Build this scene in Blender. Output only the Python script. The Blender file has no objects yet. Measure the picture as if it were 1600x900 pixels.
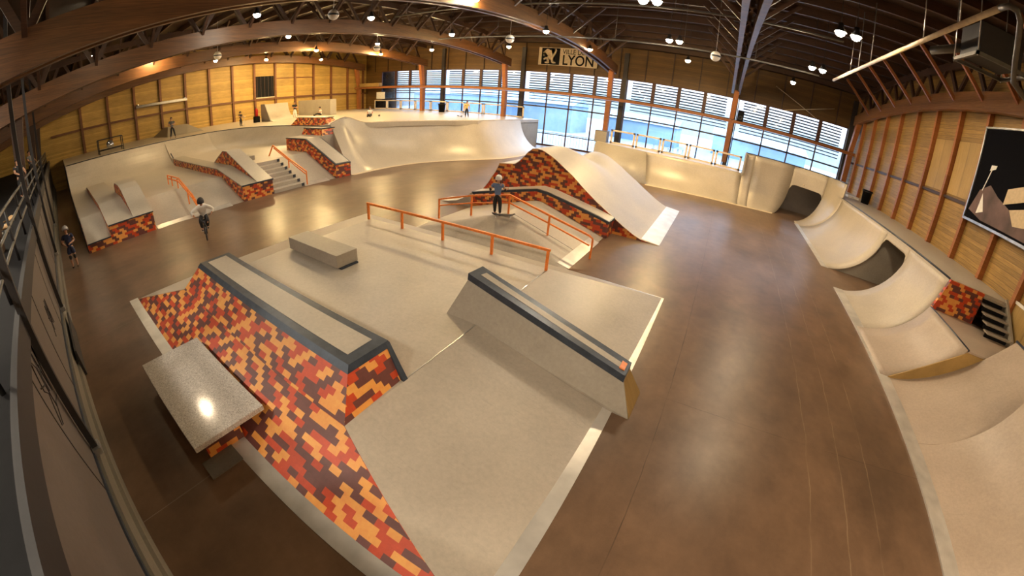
import bpy, bmesh, math, random
from mathutils import Vector, Matrix, noise
random.seed(7)
SC = bpy.context.scene
COL = SC.collection
PI = math.pi
sin, cos = math.sin, math.cos
def lerp(a, b, t): return a + (b - a) * t
def interp(x, pts):
    if x <= pts[0][0]: return pts[0][1]
    for (a, b), (c, d) in zip(pts, pts[1:]):
        if x <= c: return b + (d - b) * (x - a) / (c - a)
    return pts[-1][1]
def sstep(t):
    t = max(0., min(1., t)); return t * t * (3 - 2 * t)

# ------------------------------------------------------------------ materials
def newmat(name):
    m = bpy.data.materials.new(name); m.use_nodes = True
    nt = m.node_tree; b = nt.nodes['Principled BSDF']
    return m, nt, b
def N(nt, t, **kw):
    n = nt.nodes.new(t)
    for k, v in kw.items(): setattr(n, k, v)
    return n
def L(nt, a, b): nt.links.new(a, b)
def ramp(nt, fac, stops, mode='LINEAR'):
    r = N(nt, 'ShaderNodeValToRGB'); r.color_ramp.interpolation = mode
    e = r.color_ramp.elements
    while len(e) < len(stops): e.new(0.5)
    for i, (p, c) in enumerate(stops):
        e[i].position = p; e[i].color = (c[0], c[1], c[2], 1)
    L(nt, fac, r.inputs[0]); return r.outputs[0]
def mix(nt, f, a, b, mode='MIX'):
    n = N(nt, 'ShaderNodeMix', data_type='RGBA', blend_type=mode)
    for s, v in ((0, f), (6, a), (7, b)):
        if hasattr(v, 'type') and hasattr(v, 'is_linked'): L(nt, v, n.inputs[s])
        elif s == 0: n.inputs[0].default_value = v
        else: n.inputs[s].default_value = (v[0], v[1], v[2], 1)
    return n.outputs[2]
def coords(nt, kind='Object', scale=(1, 1, 1), rot=(0, 0, 0)):
    t = N(nt, 'ShaderNodeTexCoord'); m = N(nt, 'ShaderNodeMapping')
    m.inputs['Scale'].default_value = scale; m.inputs['Rotation'].default_value = rot
    L(nt, t.outputs[kind], m.inputs[0]); return m.outputs[0]
def tex_noise(nt, co, sc, det=4, rough=.55):
    n = N(nt, 'ShaderNodeTexNoise'); n.inputs['Scale'].default_value = sc
    n.inputs['Detail'].default_value = det; n.inputs['Roughness'].default_value = rough
    L(nt, co, n.inputs[0]); return n.outputs[0]
def bump(nt, b, h, s=.2, d=.01):
    n = N(nt, 'ShaderNodeBump'); n.inputs['Strength'].default_value = s; n.inputs['Distance'].default_value = d
    L(nt, h, n.inputs['Height']); L(nt, n.outputs[0], b.inputs['Normal'])
def simple(name, c, rough=.5, metal=0., var=.12, sc=6., spec=.5):
    m, nt, b = newmat(name)
    n = tex_noise(nt, coords(nt), sc)
    d = tuple(max(0, x * (1 - var)) for x in c); e = tuple(min(1, x * (1 + var)) for x in c)
    L(nt, ramp(nt, n, [(.3, d), (.7, e)]), b.inputs['Base Color'])
    b.inputs['Roughness'].default_value = rough; b.inputs['Metallic'].default_value = metal
    b.inputs['Specular IOR Level'].default_value = spec
    return m
def concrete(name, c1, c2, rough=.42, scuff=1., spec=.5):
    m, nt, b = newmat(name)
    co = coords(nt)
    n1 = tex_noise(nt, co, .55, 6, .6)
    n2 = tex_noise(nt, co, 14, 5, .7)
    base = ramp(nt, n1, [(.3, c1), (.7, c2)])
    base = mix(nt, .22, base, ramp(nt, n2, [(.3, (.3, .3, .3)), (.7, (.7, .7, .7))]), 'OVERLAY')
    # wheel scuffs: thin stretched streaks
    s1 = tex_noise(nt, coords(nt, scale=(1.2, 16, 4), rot=(0, 0, .5)), 1.6, 5, .75)
    s2 = tex_noise(nt, coords(nt, scale=(15, 1.3, 4), rot=(0, 0, -.3)), 1.5, 5, .75)
    for s in (s1,):
        base = mix(nt, ramp(nt, s, [(.60, (0, 0, 0)), (.78, (.34 * scuff,) * 3)]), base, (.10, .095, .085))
    L(nt, base, b.inputs['Base Color'])
    L(nt, ramp(nt, n1, [(.25, (max(.29, rough - .08),) * 3), (.75, (rough + .1,) * 3)]), b.inputs['Roughness'])
    b.inputs['Specular IOR Level'].default_value = spec
    bump(nt, b, n2, .08, .003)
    return m
M = {}
M['concrete'] = concrete('ramp_concrete', (.39, .35, .295), (.50, .45, .38), .40)
M['concrete_far'] = concrete('bowl_concrete', (.43, .375, .30), (.53, .465, .375), .33, .6, .6)
M['concrete_grey'] = concrete('grey_concrete', (.29, .26, .215), (.39, .35, .29), .5)
def terrazzo():
    m, nt, b = newmat('terrazzo')
    co = coords(nt)
    v = N(nt, 'ShaderNodeTexVoronoi'); v.inputs['Scale'].default_value = 75; L(nt, co, v.inputs[0])
    c = ramp(nt, v.outputs['Color'], [(.0, (.28, .26, .24)), (.35, (.50, .465, .43)), (.75, (.62, .58, .54)), (1, (.8, .77, .73))])
    L(nt, c, b.inputs['Base Color']); b.inputs['Roughness'].default_value = .11
    return m
M['terrazzo'] = terrazzo()
M['concrete_warm'] = concrete('warm_concrete', (.40, .325, .26), (.51, .42, .34), .42)
def floor_mat():
    m, nt, b = newmat('polished_floor')
    co = coords(nt)
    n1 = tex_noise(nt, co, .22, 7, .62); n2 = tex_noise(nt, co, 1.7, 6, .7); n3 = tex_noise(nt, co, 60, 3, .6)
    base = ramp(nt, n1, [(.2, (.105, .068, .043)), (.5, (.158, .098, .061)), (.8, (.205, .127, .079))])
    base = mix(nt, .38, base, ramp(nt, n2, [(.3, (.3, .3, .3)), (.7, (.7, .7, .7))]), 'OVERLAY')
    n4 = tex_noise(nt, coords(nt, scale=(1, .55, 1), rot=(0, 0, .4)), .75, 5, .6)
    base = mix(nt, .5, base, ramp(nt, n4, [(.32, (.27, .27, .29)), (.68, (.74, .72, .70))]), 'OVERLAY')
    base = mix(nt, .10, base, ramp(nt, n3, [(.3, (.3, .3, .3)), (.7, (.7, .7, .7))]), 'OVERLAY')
    # expansion joints and worn scratch lines that lie in the slab
    sep = N(nt, 'ShaderNodeSeparateXYZ'); L(nt, coords(nt), sep.inputs[0])
    wob = tex_noise(nt, co, 1.3, 3); brk = tex_noise(nt, co, .9, 3)
    def line(axis, pos, w, colr, amt, wobble=.0):
        nonlocal base
        a = N(nt, 'ShaderNodeMath', operation='MULTIPLY_ADD'); L(nt, wob, a.inputs[0]); a.inputs[1].default_value = wobble
        L(nt, sep.outputs[axis], a.inputs[2])
        c = N(nt, 'ShaderNodeMath', operation='COMPARE'); L(nt, a.outputs[0], c.inputs[0])
        c.inputs[1].default_value = pos + wobble * .5; c.inputs[2].default_value = w
        k = N(nt, 'ShaderNodeMath', operation='MULTIPLY'); L(nt, c.outputs[0], k.inputs[0]); L(nt, ramp(nt, brk, [(.38, (.15 * amt,) * 3), (.62, (amt,) * 3)]), k.inputs[1])
        base = mix(nt, k.outputs[0], base, colr)
    for p in (.28, -15.9, -31): line(0, p, .008, (.05, .035, .025), .75, .05)
    for p in (-4.87, -11.15): line(0, p, .007, (.33, .27, .21), .7, .02)
    for p in (6.2, 17.5, 28.): line(1, p, .007, (.05, .035, .025), .6, .04)
    for p in (3.93, 3.2, 4.6): line(0, p, .010, (.42, .32, .2), .38, .12)
    sc = tex_noise(nt, coords(nt, scale=(9, .7, 1)), 1.4, 6, .8)
    base = mix(nt, ramp(nt, sc, [(.66, (0, 0, 0)), (.80, (.22, .22, .22))]), base, (.36, .28, .2))
    L(nt, base, b.inputs['Base Color'])
    L(nt, ramp(nt, tex_noise(nt, co, .16, 1.5, .4), [(.3, (.285,) * 3), (.7, (.36,) * 3)]), b.inputs['Roughness'])
    b.inputs['Specular IOR Level'].default_value = .28
    return m
M['floor'] = floor_mat()
def brick_mat():
    m, nt, b = newmat('mosaic_brick')
    t = N(nt, 'ShaderNodeTexCoord')
    sep = N(nt, 'ShaderNodeSeparateXYZ'); L(nt, t.outputs['UV'], sep.inputs[0])
    def mt(op, a, b_=None, c_=None):
        q = N(nt, 'ShaderNodeMath', operation=op)
        for k_, v_ in enumerate((a, b_, c_)):
            if v_ is None: continue
            if isinstance(v_, (int, float)): q.inputs[k_].default_value = v_
            else: L(nt, v_, q.inputs[k_])
        return q.outputs[0]
    row = mt('FLOOR', mt('DIVIDE', sep.outputs[1], .108))
    col_ = mt('FLOOR', mt('ADD', mt('DIVIDE', sep.outputs[0], .205), mt('MULTIPLY', mt('FLOORED_MODULO', row, 2), .5)))
    cv = N(nt, 'ShaderNodeCombineXYZ'); L(nt, col_, cv.inputs[0]); L(nt, row, cv.inputs[1])
    wn = N(nt, 'ShaderNodeTexWhiteNoise', noise_dimensions='2D'); L(nt, cv.outputs[0], wn.inputs['Vector'])
    idx = mt('FLOORED_MODULO', mt('ADD', mt('ADD', col_, row), mt('FLOOR', mt('MULTIPLY', wn.outputs[0], 2.1))), 3)
    c = ramp(nt, mt('DIVIDE', mt('ADD', idx, .5), 3), [(0, (.14, .045, .038)), (.333, (.55, .062, .016)), (.667, (.80, .35, .08))], 'CONSTANT')
    c = mix(nt, .25, c, ramp(nt, wn.outputs[1], [(0, (.35, .35, .35)), (1, (.65, .65, .65))]), 'OVERLAY')
    n = tex_noise(nt, coords(nt), 9, 4, .7)
    c = mix(nt, .3, c, ramp(nt, n, [(.3, (.3, .3, .3)), (.7, (.7, .7, .7))]), 'OVERLAY')
    L(nt, c, b.inputs['Base Color']); b.inputs['Roughness'].default_value = .42
    return m
M['brick'] = brick_mat()
def wood(name, c1, c2, boards=.16, axis='Z', rough=.55, gap=.5):
    """boards stacked along one object axis, running along the others"""
    m, nt, b = newmat(name)
    co = coords(nt)
    sep = N(nt, 'ShaderNodeSeparateXYZ'); L(nt, co, sep.inputs[0])
    d = N(nt, 'ShaderNodeMath', operation='DIVIDE'); L(nt, sep.outputs['XYZ'.index(axis)], d.inputs[0]); d.inputs[1].default_value = boards
    fl = N(nt, 'ShaderNodeMath', operation='FLOOR'); L(nt, d.outputs[0], fl.inputs[0])
    wn = N(nt, 'ShaderNodeTexWhiteNoise', noise_dimensions='1D'); L(nt, fl.outputs[0], wn.inputs['W'])
    fr = N(nt, 'ShaderNodeMath', operation='FRACT'); L(nt, d.outputs[0], fr.inputs[0])
    sc = {'Z': (.6, .6, 14), 'X': (14, .6, .6), 'Y': (.6, 14, .6)}[axis]
    g = tex_noise(nt, coords(nt, scale=sc), 2.2, 6, .65)
    col = ramp(nt, g, [(.3, c1), (.7, c2)])
    col = mix(nt, .35, col, ramp(nt, wn.outputs[0], [(0, (.25, .25, .25)), (1, (.75, .75, .75))]), 'OVERLAY')
    bl = tex_noise(nt, co, .5, 4)
    col = mix(nt, .4, col, ramp(nt, bl, [(.3, (.32, .32, .32)), (.7, (.68, .68, .68))]), 'OVERLAY')
    if gap: col = mix(nt, ramp(nt, fr.outputs[0], [(0, (gap,) * 3), (.10, (0, 0, 0))]), col, (.02, .01, .005))
    L(nt, col, b.inputs['Base Color']); b.inputs['Roughness'].default_value = rough
    bump(nt, b, g, .15, .005)
    return m
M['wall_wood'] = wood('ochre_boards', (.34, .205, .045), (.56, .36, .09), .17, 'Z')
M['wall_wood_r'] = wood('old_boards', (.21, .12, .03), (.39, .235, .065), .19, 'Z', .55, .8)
M['wall_dark'] = wood('brown_boards', (.095, .045, .008), (.155, .080, .016), .17, 'Z')
M['ply'] = wood('plywood', (.30, .19, .06), (.42, .27, .09), 1.3, 'Y', gap=.4)
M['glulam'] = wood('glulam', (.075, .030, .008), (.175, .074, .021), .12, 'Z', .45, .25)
M['glulam_r'] = wood('glulam_right', (.20, .085, .026), (.34, .155, .05), .12, 'Z', .45, .25)  # brighter copy of the glulam; the right arch's lit look is in the colour
M['post_dark'] = wood('post_dark', (.13, .048, .016), (.20, .078, .026), 3., 'Z', .55, 0)
M['post_wood'] = wood('post_wood', (.26, .085, .022), (.38, .14, .04), 3., 'Z', .5, 0)
M['dark_wood'] = wood('dark_wood', (.03, .013, .007), (.065, .028, .012), 3., 'Z', .55, 0)
M['roof'] = wood('roof_deck', (.022, .010, .005), (.045, .021, .010), .6, 'Y', .6, .6)
M['steel'] = simple('galvanised', (.52, .53, .54), .32, .85, .22, 3.)
M['strip'] = simple('ramp_sheet', (.66, .64, .60), .30, .45, .15, 2.)
M['dark_steel'] = simple('dark_steel', (.048, .062, .088), .38, .4, .25)
M['black'] = simple('black', (.008, .008, .010), .7, spec=.15)
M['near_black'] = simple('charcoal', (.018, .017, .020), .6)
M['orange'] = simple('orange_paint', (.85, .23, .035), .38, 0., .15, 12)
M['cream'] = simple('cream_metal', (.70, .58, .42), .45)
M['white'] = simple('white_paint', (.78, .76, .72), .5)
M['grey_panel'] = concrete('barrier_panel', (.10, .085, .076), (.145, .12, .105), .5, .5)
M['kerb'] = concrete('kerb', (.13, .12, .10), (.2, .18, .15), .55, .5)
M['pipe'] = simple('pipe_grey', (.12, .115, .105), .45, .5)
M['frame'] = simple('window_frame', (.035, .028, .028), .5)
M['mullion'] = simple('mullion_brown', (.075, .028, .016), .5)
M['slat'] = simple('louvre_slat', (.035, .028, .036), .6)
M['red'] = simple('red_paint', (.55, .02, .015), .35)
M['mirror'] = simple('chrome_ball', (.8, .8, .8), .12, .9)
def emis(name, c, s):
    m, nt, b = newmat(name)
    b.inputs['Base Color'].default_value = (*c, 1); b.inputs['Emission Color'].default_value = (*c, 1)
    b.inputs['Emission Strength'].default_value = s
    n = tex_noise(nt, coords(nt), 3); L(nt, ramp(nt, n, [(0, tuple(.94 * v for v in c)), (1, c)]), b.inputs['Emission Color'])
    return m
LAMP = 310.
M['lamp_warm'] = emis('lamp_warm', (1., .72, .40), LAMP)
M['lamp_white'] = emis('lamp_white', (1., .86, .66), LAMP)
M['lamp_dim'] = emis('lamp_dim', (1., .78, .5), 130.)
M['lamp_yellow'] = emis('lamp_yellow', (1., .70, .34), 520.)
def glass_mat():
    m = bpy.data.materials.new('window_glass'); m.use_nodes = True; nt = m.node_tree
    nt.nodes.remove(nt.nodes['Principled BSDF']); out = nt.nodes['Material Output']
    tr = N(nt, 'ShaderNodeBsdfTransparent'); gl = N(nt, 'ShaderNodeBsdfGlossy'); mx = N(nt, 'ShaderNodeMixShader')
    n = tex_noise(nt, coords(nt), 2.)
    L(nt, ramp(nt, n, [(.3, (.80, .88, .96)), (.7, (.88, .93, .98))]), tr.inputs[0])
    gl.inputs['Roughness'].default_value = .04
    fr = N(nt, 'ShaderNodeFresnel'); fr.inputs[0].default_value = 1.4
    L(nt, fr.outputs[0], mx.inputs[0]); L(nt, tr.outputs[0], mx.inputs[1]); L(nt, gl.outputs[0], mx.inputs[2]); L(nt, mx.outputs[0], out.inputs[0])
    return m
M['glass'] = glass_mat()

# ------------------------------------------------------------------ mesh builder
class MB:
    def __init__(s): s.v = []; s.f = []; s.sm = []
    def add(s, vs, fs, smooth=False):
        o = len(s.v); s.v += [tuple(v) for v in vs]
        for f in fs: s.f.append(tuple(i + o for i in f)); s.sm.append(smooth)
        return s
    def box(s, x0, x1, y0, y1, z0, z1):
        v = [(x, y, z) for z in (z0, z1) for y in (y0, y1) for x in (x0, x1)]
        return s.add(v, [(0, 2, 3, 1), (4, 5, 7, 6), (0, 1, 5, 4), (2, 6, 7, 3), (0, 4, 6, 2), (1, 3, 7, 5)])
    def hexa(s, b, t):
        """b: 4 bottom points counter-clockwise, t: 4 top points"""
        return s.add(list(b) + list(t), [(3, 2, 1, 0), (4, 5, 6, 7), (0, 1, 5, 4), (1, 2, 6, 5), (2, 3, 7, 6), (3, 0, 4, 7)])
    def beam(s, a, b, w, h, up=(0, 0, 1)):
        a = Vector(a); b = Vector(b); d = (b - a).normalized(); up = Vector(up)
        if abs(d.dot(up)) > .98: up = Vector((0, 1, 0))
        r = d.cross(up).normalized(); u = r.cross(d).normalized()
        P = []
        for p in (a, b):
            P += [p - r * w / 2 - u * h / 2, p + r * w / 2 - u * h / 2, p + r * w / 2 + u * h / 2, p - r * w / 2 + u * h / 2]
        return s.add(P, [(3, 2, 1, 0), (4, 5, 6, 7), (0, 1, 5, 4), (1, 2, 6, 5), (2, 3, 7, 6), (3, 0, 4, 7)])
    def tube(s, pts, r, n=10, cap=True):
        pts = [Vector(p) for p in pts]; rs = r if isinstance(r, (list, tuple)) else [r] * len(pts)
        V = []; F = []; prev = None
        for i, p in enumerate(pts):
            d = (pts[min(i + 1, len(pts) - 1)] - pts[max(i - 1, 0)]).normalized()
            if prev is None:
                u = Vector((0, 0, 1)) if abs(d.z) < .9 else Vector((1, 0, 0))
                u = (u - d * u.dot(d)).normalized()
            else: u = (prev - d * prev.dot(d)).normalized()
            prev = u; w = d.cross(u)
            for k in range(n):
                a = 2 * PI * k / n; V.append(p + (u * cos(a) + w * sin(a)) * rs[i])
        for i in range(len(pts) - 1):
            for k in range(n): F.append((i * n + k, i * n + (k + 1) % n, (i + 1) * n + (k + 1) % n, (i + 1) * n + k))
        if cap: F.append(tuple(range(n))[::-1]); F.append(tuple(range((len(pts) - 1) * n, len(pts) * n)))
        return s.add(V, F, True)
    def lathe(s, prof, c=(0, 0, 0), n=20, axis='Z'):
        V = []; F = []; m = len(prof)
        for k in range(n):
            a = 2 * PI * k / n
            for r, z in prof:
                p = (r * cos(a), r * sin(a), z)
                if axis == 'Y': p = (p[0], p[2], p[1])
                if axis == 'X': p = (p[2], p[0], p[1])
                V.append((p[0] + c[0], p[1] + c[1], p[2] + c[2]))
        for k in range(n):
            for j in range(m - 1): F.append((k * m + j, ((k + 1) % n) * m + j, ((k + 1) % n) * m + j + 1, k * m + j + 1))
        return s.add(V, F, True)
    def ball(s, c, r, n=14, sq=(1, 1, 1)):
        V = []; F = []; h = n // 2
        for i in range(h + 1):
            t = PI * i / h
            for k in range(n):
                a = 2 * PI * k / n; V.append((c[0] + r * sq[0] * sin(t) * cos(a), c[1] + r * sq[1] * sin(t) * sin(a), c[2] + r * sq[2] * cos(t)))
        for i in range(h):
            for k in range(n): F.append((i * n + k, (i + 1) * n + k, (i + 1) * n + (k + 1) % n, i * n + (k + 1) % n))
        return s.add(V, F, True)
    def prism_y(s, prof, y0, y1):
        """closed polygon of (x,z) pushed along y"""
        n = len(prof); a = sum(prof[i][0] * prof[(i + 1) % n][1] - prof[(i + 1) % n][0] * prof[i][1] for i in range(n))
        if a < 0: prof = prof[::-1]
        V = [(x, y0, z) for x, z in prof] + [(x, y1, z) for x, z in prof]
        F = [tuple(range(n)), tuple(range(n, 2 * n))[::-1]] + [(i + n, (i + 1) % n + n, (i + 1) % n, i) for i in range(n)]
        return s.add(V, F)
    def prism_x(s, prof, x0, x1):
        n = len(prof); a = sum(prof[i][0] * prof[(i + 1) % n][1] - prof[(i + 1) % n][0] * prof[i][1] for i in range(n))
        if a < 0: prof = prof[::-1]
        V = [(x0, y, z) for y, z in prof] + [(x1, y, z) for y, z in prof]
        F = [tuple(range(n))[::-1], tuple(range(n, 2 * n))] + [(i, (i + 1) % n, (i + 1) % n + n, i + n) for i in range(n)]
        return s.add(V, F)
    def sheet_y(s, prof, y0, y1, t=.03, lift=.0):
        """a slab of thickness t lying on an open (x,z) profile"""
        up = [(x, z + lift + t) for x, z in prof]; lo = [(x, z + lift) for x, z in prof]
        return s.prism_y(lo + up[::-1], y0, y1)
    def grid(s, P, smooth=True, skirt=None):
        """P[i][j] points; optional skirt down to height skirt"""
        m = len(P); n = len(P[0]); V = [p for row in P for p in row]
        F = [(i * n + j, (i + 1) * n + j, (i + 1) * n + j + 1, i * n + j + 1) for i in range(m - 1) for j in range(n - 1)]
        s.add(V, F, smooth)
        if skirt is not None:
            ring = [(0, j) for j in range(n)] + [(i, n - 1) for i in range(1, m)] + [(m - 1, j) for j in range(n - 2, -1, -1)] + [(i, 0) for i in range(m - 2, 0, -1)]
            T = [P[i][j] for i, j in ring]; k = len(T)
            s.add(T + [(p[0], p[1], skirt) for p in T], [(i, (i + 1) % k, (i + 1) % k + k, i + k) for i in range(k)])
            s.add([(p[0], p[1], skirt) for p in T], [tuple(range(k))])
        return s
    def build(s, name, mat, parent=None, bevel=0., fixn=True):
        me = bpy.data.meshes.new(name); me.from_pydata(s.v, [], s.f)
        bm = bmesh.new(); bm.from_mesh(me)
        if fixn: bmesh.ops.recalc_face_normals(bm, faces=bm.faces)
        if bevel:
            bmesh.ops.remove_doubles(bm, verts=bm.verts, dist=1e-5)
            ed = [e for e in bm.edges if len(e.link_faces) == 2 and e.calc_face_angle(0) > .5]
            bmesh.ops.bevel(bm, geom=ed, offset=bevel, segments=2, affect='EDGES', profile=.5)
        uv = bm.loops.layers.uv.new('UVMap')
        for f in bm.faces:
            n = f.normal; hz = math.sqrt(max(1e-6, 1 - n.z * n.z))
            for l in f.loops:
                x, y, z = l.vert.co
                if abs(n.z) > .97: l[uv].uv = (x, y)
                elif abs(n.x) > abs(n.y): l[uv].uv = (y, z / hz)
                else: l[uv].uv = (x, z / hz)
        bm.to_mesh(me); bm.free()
        if not bevel:
            for i, p in enumerate(me.polygons):
                if i < len(s.sm): p.use_smooth = s.sm[i]
        me.materials.append(M[mat] if isinstance(mat, str) else mat)
        o = bpy.data.objects.new(name, me); COL.objects.link(o)
        if parent is not None: o.parent = parent; o.matrix_parent_inverse = Matrix.Translation(-parent_loc(parent))
        return o
def parent_loc(p):
    return p.location.copy() if p.type == 'EMPTY' else Vector((0, 0, 0))
def thing(name, label, cat, loc=(0, 0, 0), group=None):
    o = bpy.data.objects.new(name, None); COL.objects.link(o); o.location = loc; o.empty_display_size = .2
    return tag(o, label, cat, group)
def tag(o, label, cat, group=None):
    o['label'] = label; o['category'] = cat
    if group: o['group'] = group
    return o
def struct(o, label=None, cat=None):
    o['kind'] = 'structure'
    if label: o['label'] = label
    if cat: o['category'] = cat
    return o
def local_part(mb, name, mat, parent, bevel=0.):
    """mesh given in the parent's own coordinates"""
    o = mb.build(name, mat, None, bevel); o.parent = parent; return o
def part_label(o, t): o['label'] = t; return o

# ------------------------------------------------------------------ room
XL, XR, YW, YN = -47., 11.85, 40., -8.
def arch_z(y): return 9.2 - .0048 * (y - 24) ** 2
def roof_z(y): return 12.0 - .0035 * (y - 24) ** 2
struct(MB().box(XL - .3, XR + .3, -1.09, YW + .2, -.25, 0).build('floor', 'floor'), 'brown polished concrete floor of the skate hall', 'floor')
# far left wall of ochre boards with posts and girt
wl = struct(MB().prism_x([(YN, -.2), (YW + .2, -.2), (YW + .2, 12)] + [(y, roof_z(y) + .3) for y in range(38, int(YN), -3)] + [(YN, 8.9)], XL - .25, XL).build('wall_left', 'wall_wood'), 'far wall of ochre boards behind the raised platform', 'wall')
for i in range(14):
    y = 2.64 + i * 2.82 - 2.82 * (i > 99)
    if y > 39.5: break
    MB().box(XL - .02, XL + .24, y - .12, y + .12, 0, arch_z(y) + .3).build('wall_post', 'post_dark', wl)
MB().box(XL - .02, XL + .2, -.5, YW, 4.9, 5.1).build('wall_rail', 'post_dark', wl)
MB().box(XL - .02, XL + .12, 25.3, 31, 7.35, 7.48).build('wall_rail', 'post_dark', wl)
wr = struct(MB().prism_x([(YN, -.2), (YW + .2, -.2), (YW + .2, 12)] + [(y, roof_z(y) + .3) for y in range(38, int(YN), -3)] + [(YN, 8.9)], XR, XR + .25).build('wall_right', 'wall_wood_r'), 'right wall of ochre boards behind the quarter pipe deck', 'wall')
yy = 36.5
while yy > -1:
    MB().box(XR - .26, XR + .02, yy - .1, yy + .1, 2.6 if yy > 13.3 else 1.5, arch_z(yy) + .4).build('wall_post', 'post_wood', wr)
    yy -= 2.62
MB().box(XR - .14, XR + .02, -.5, YW - .2, 4.96, 5.1).build('wall_rail', 'dark_wood', wr)
MB().box(XR - .06, XR + .01, 20.9, 23.2, 5.2, 7.75).build('plywood_panel', 'ply', wr)
MB().box(XR - .06, XR + .01, 18.25, 20.6, 5.2, 7.75).build('plywood_panel', 'ply', wr)
# wall behind the stand
struct(MB().box(XL, XR, YN - .25, YN, 0, 9.3).build('wall_near', 'wall_dark'), 'dark back wall of the spectator stand', 'wall')
# window wall: boards above, sill below
wb = struct(MB().box(XL, XR, YW, YW + .2, 8.0, 12).build('wall_back', 'wall_dark'), 'dark brown boards above the long row of windows', 'wall')
MB().box(XL, -43.6, YW, YW + .2, 0, 8).build('corner_panel', 'wall_dark', wb)
MB().box(-43.6, XR, YW, YW + .2, -.2, .08).build('sill', 'mullion', wb)
for x in [-45 + 2.62 * k for k in range(22)]:
    MB().box(x - .05, x + .05, YW - .1, YW + .02, 8.0, 11.2).build('board_batten', 'dark_wood', wb)
# windows
bays = [(-43.6, -32.75), (-32.25, -21.75), (-21.3, -10.55), (-10.05, .25), (.75, 11.35)]
slat_mb = None
for bi, (a, b) in enumerate(bays):
    f = MB()
    f.box(a, a + .09, YW - .06, YW + .1, .08, 8); f.box(b - .09, b, YW - .06, YW + .1, .08, 8)
    f.box(a, b, YW - .06, YW + .1, 7.92, 8.02); f.box(a, b, YW - .06, YW + .1, .05, .15)
    fr = struct(f.build('window_%d' % (bi + 1), 'mullion'), ['leftmost window bay seen above the raised platform', 'second window bay from the left, behind the platform railing', 'middle window bay under the city banner', 'window bay behind the small railed deck, fourth from the left', 'rightmost window bay above the raised corner of the bowl'][bi], 'window')
    n = 4; st = (b - a - .35) / n
    for k in range(1, n):
        x = a + .2 + k * st
        MB().box(x - .17, x + .17, YW - .1, YW + .14, 5.95, 8).box(x - .06, x + .06, YW - .05, YW + .08, .1, 5.95).build('mullion', 'mullion', fr)
    for z, h in ((4.2, .07), (1.33, .05)): MB().box(a, b, YW - .05, YW + .08, z - h, z + h).build('transom', 'frame', fr)
    MB().box(a, b, YW - .05, YW + .08, 5.85, 6.02).build('transom', 'frame', fr)
    s = MB()
    for k in range(n):
        x0, x1 = a + .2 + k * st + .13, a + .2 + (k + 1) * st - .13
        if k == 0: x0 = a + .55
        if k == n - 1: x1 = b - .55 if bi > 2 else b - .1
        for q in range(7): s.beam((x0, YW + .18, 6.14 + q * .262), (x1, YW + .18, 6.14 + q * .262), .14, .115)
    s.build('louvre', 'slat', fr)
    s = MB()
    for z in (5.6, 5.3, 5.0): s.beam((a + .5, YW + .55, z), (b - .3, YW + .55, z), .3, .09)
    s.build('sunshade', 'slat', fr)
    MB().box(a + .05, b - .05, YW + .02, YW + .035, .1, 7.95).build('pane', 'glass', fr)
for x in (-32.5, -21.52, -10.3, .5, 11.6):
    tag(MB().box(x - .22, x + .22, YW - .25, YW + .12, 0, 10.6).build('window_column', 'frame'), {
        -32.5: 'dark steel column between the two leftmost window bays', -21.52: 'dark steel column left of the city banner windows', -10.3: 'dark steel column right of the city banner windows',
        .5: 'dark steel column behind the brown post carrying the speaker', 11.6: 'dark steel column in the right corner of the window wall'}[x], 'column', 'dark columns in the window wall')
# ceiling
cs = []
ys = [YN + (YW + .5 - YN) * i / 24 for i in range(25)]
mb = MB()
prof = [(y, roof_z(y)) for y in ys] + [(y, roof_z(y) + .25) for y in ys[::-1]]
mb.prism_x(prof, XL - .3, XR + .3)
ce = struct(mb.build('ceiling', 'roof'), 'dark curved timber roof deck', 'ceiling')
yy = -6.
while yy < 39.8:
    MB().box(XL, XR, yy - .07, yy + .07, roof_z(yy) - .42, roof_z(yy) + .1).build('purlin', 'dark_wood', ce)
    yy += 2.0
# ------------------------------------------------------------------ roof arches
AX = [-45.6, -34.1, -22.5, -11.1, .35, 11.4]
alab = ['laminated timber roof arch in front of the far left board wall', 'laminated timber roof arch above the stairs, second from the far left wall', 'laminated timber roof arch third from the far left wall, ending left of the banner',
        'large laminated timber roof arch crossing in front of the city banner', 'twin-beamed roof arch running overhead at the top of the picture', 'laminated timber roof arch with rows of braces along the right wall']
for ai, X in enumerate(AX):
    A = thing('roof_arch', alab[ai], 'roof arch', (X, 24, 0), 'timber roof arches')
    yy = [-7.9 + i * (38.3 + 7.9) / 44 for i in range(45)]
    for dx in ((-.28, .28) if ai not in (5,) else (0,)):
        w = .11 if ai != 5 else .16
        lo = [(y, arch_z(y)) for y in yy]; hi = [(y, arch_z(y) + .85) for y in yy]
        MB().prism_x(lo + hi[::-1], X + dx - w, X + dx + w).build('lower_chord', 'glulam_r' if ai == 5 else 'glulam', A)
    for k in range(15):
        y = -3.2 + k * 2.7
        if y > 37.5: break
        for sg in (-1, 1):
            if ai == 5 and sg > 0: continue
            x2 = X + sg * 2.45
            MB().beam((X + sg * .1, y, arch_z(y) + .45), (x2, y, roof_z(y) - .3), .13, .17).build('brace', 'post_wood' if ai == 5 else 'dark_wood', A)
        if y < 36:
            y2 = y + 1.35
            MB().beam((X, y, arch_z(y) + .7), (X, y2, roof_z(y2) - .3), .16, .2).build('web', 'dark_wood', A)
            MB().beam((X, y2, roof_z(y2) - .3), (X, y + 2.7, arch_z(y + 2.7) + .7), .16, .2).build('web', 'dark_wood', A)
    MB().prism_x([(y, roof_z(y) - .75) for y in yy] + [(y, roof_z(y) - .35) for y in yy[::-1]], X - .12, X + .12).build('upper_chord', 'dark_wood', A)
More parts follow.
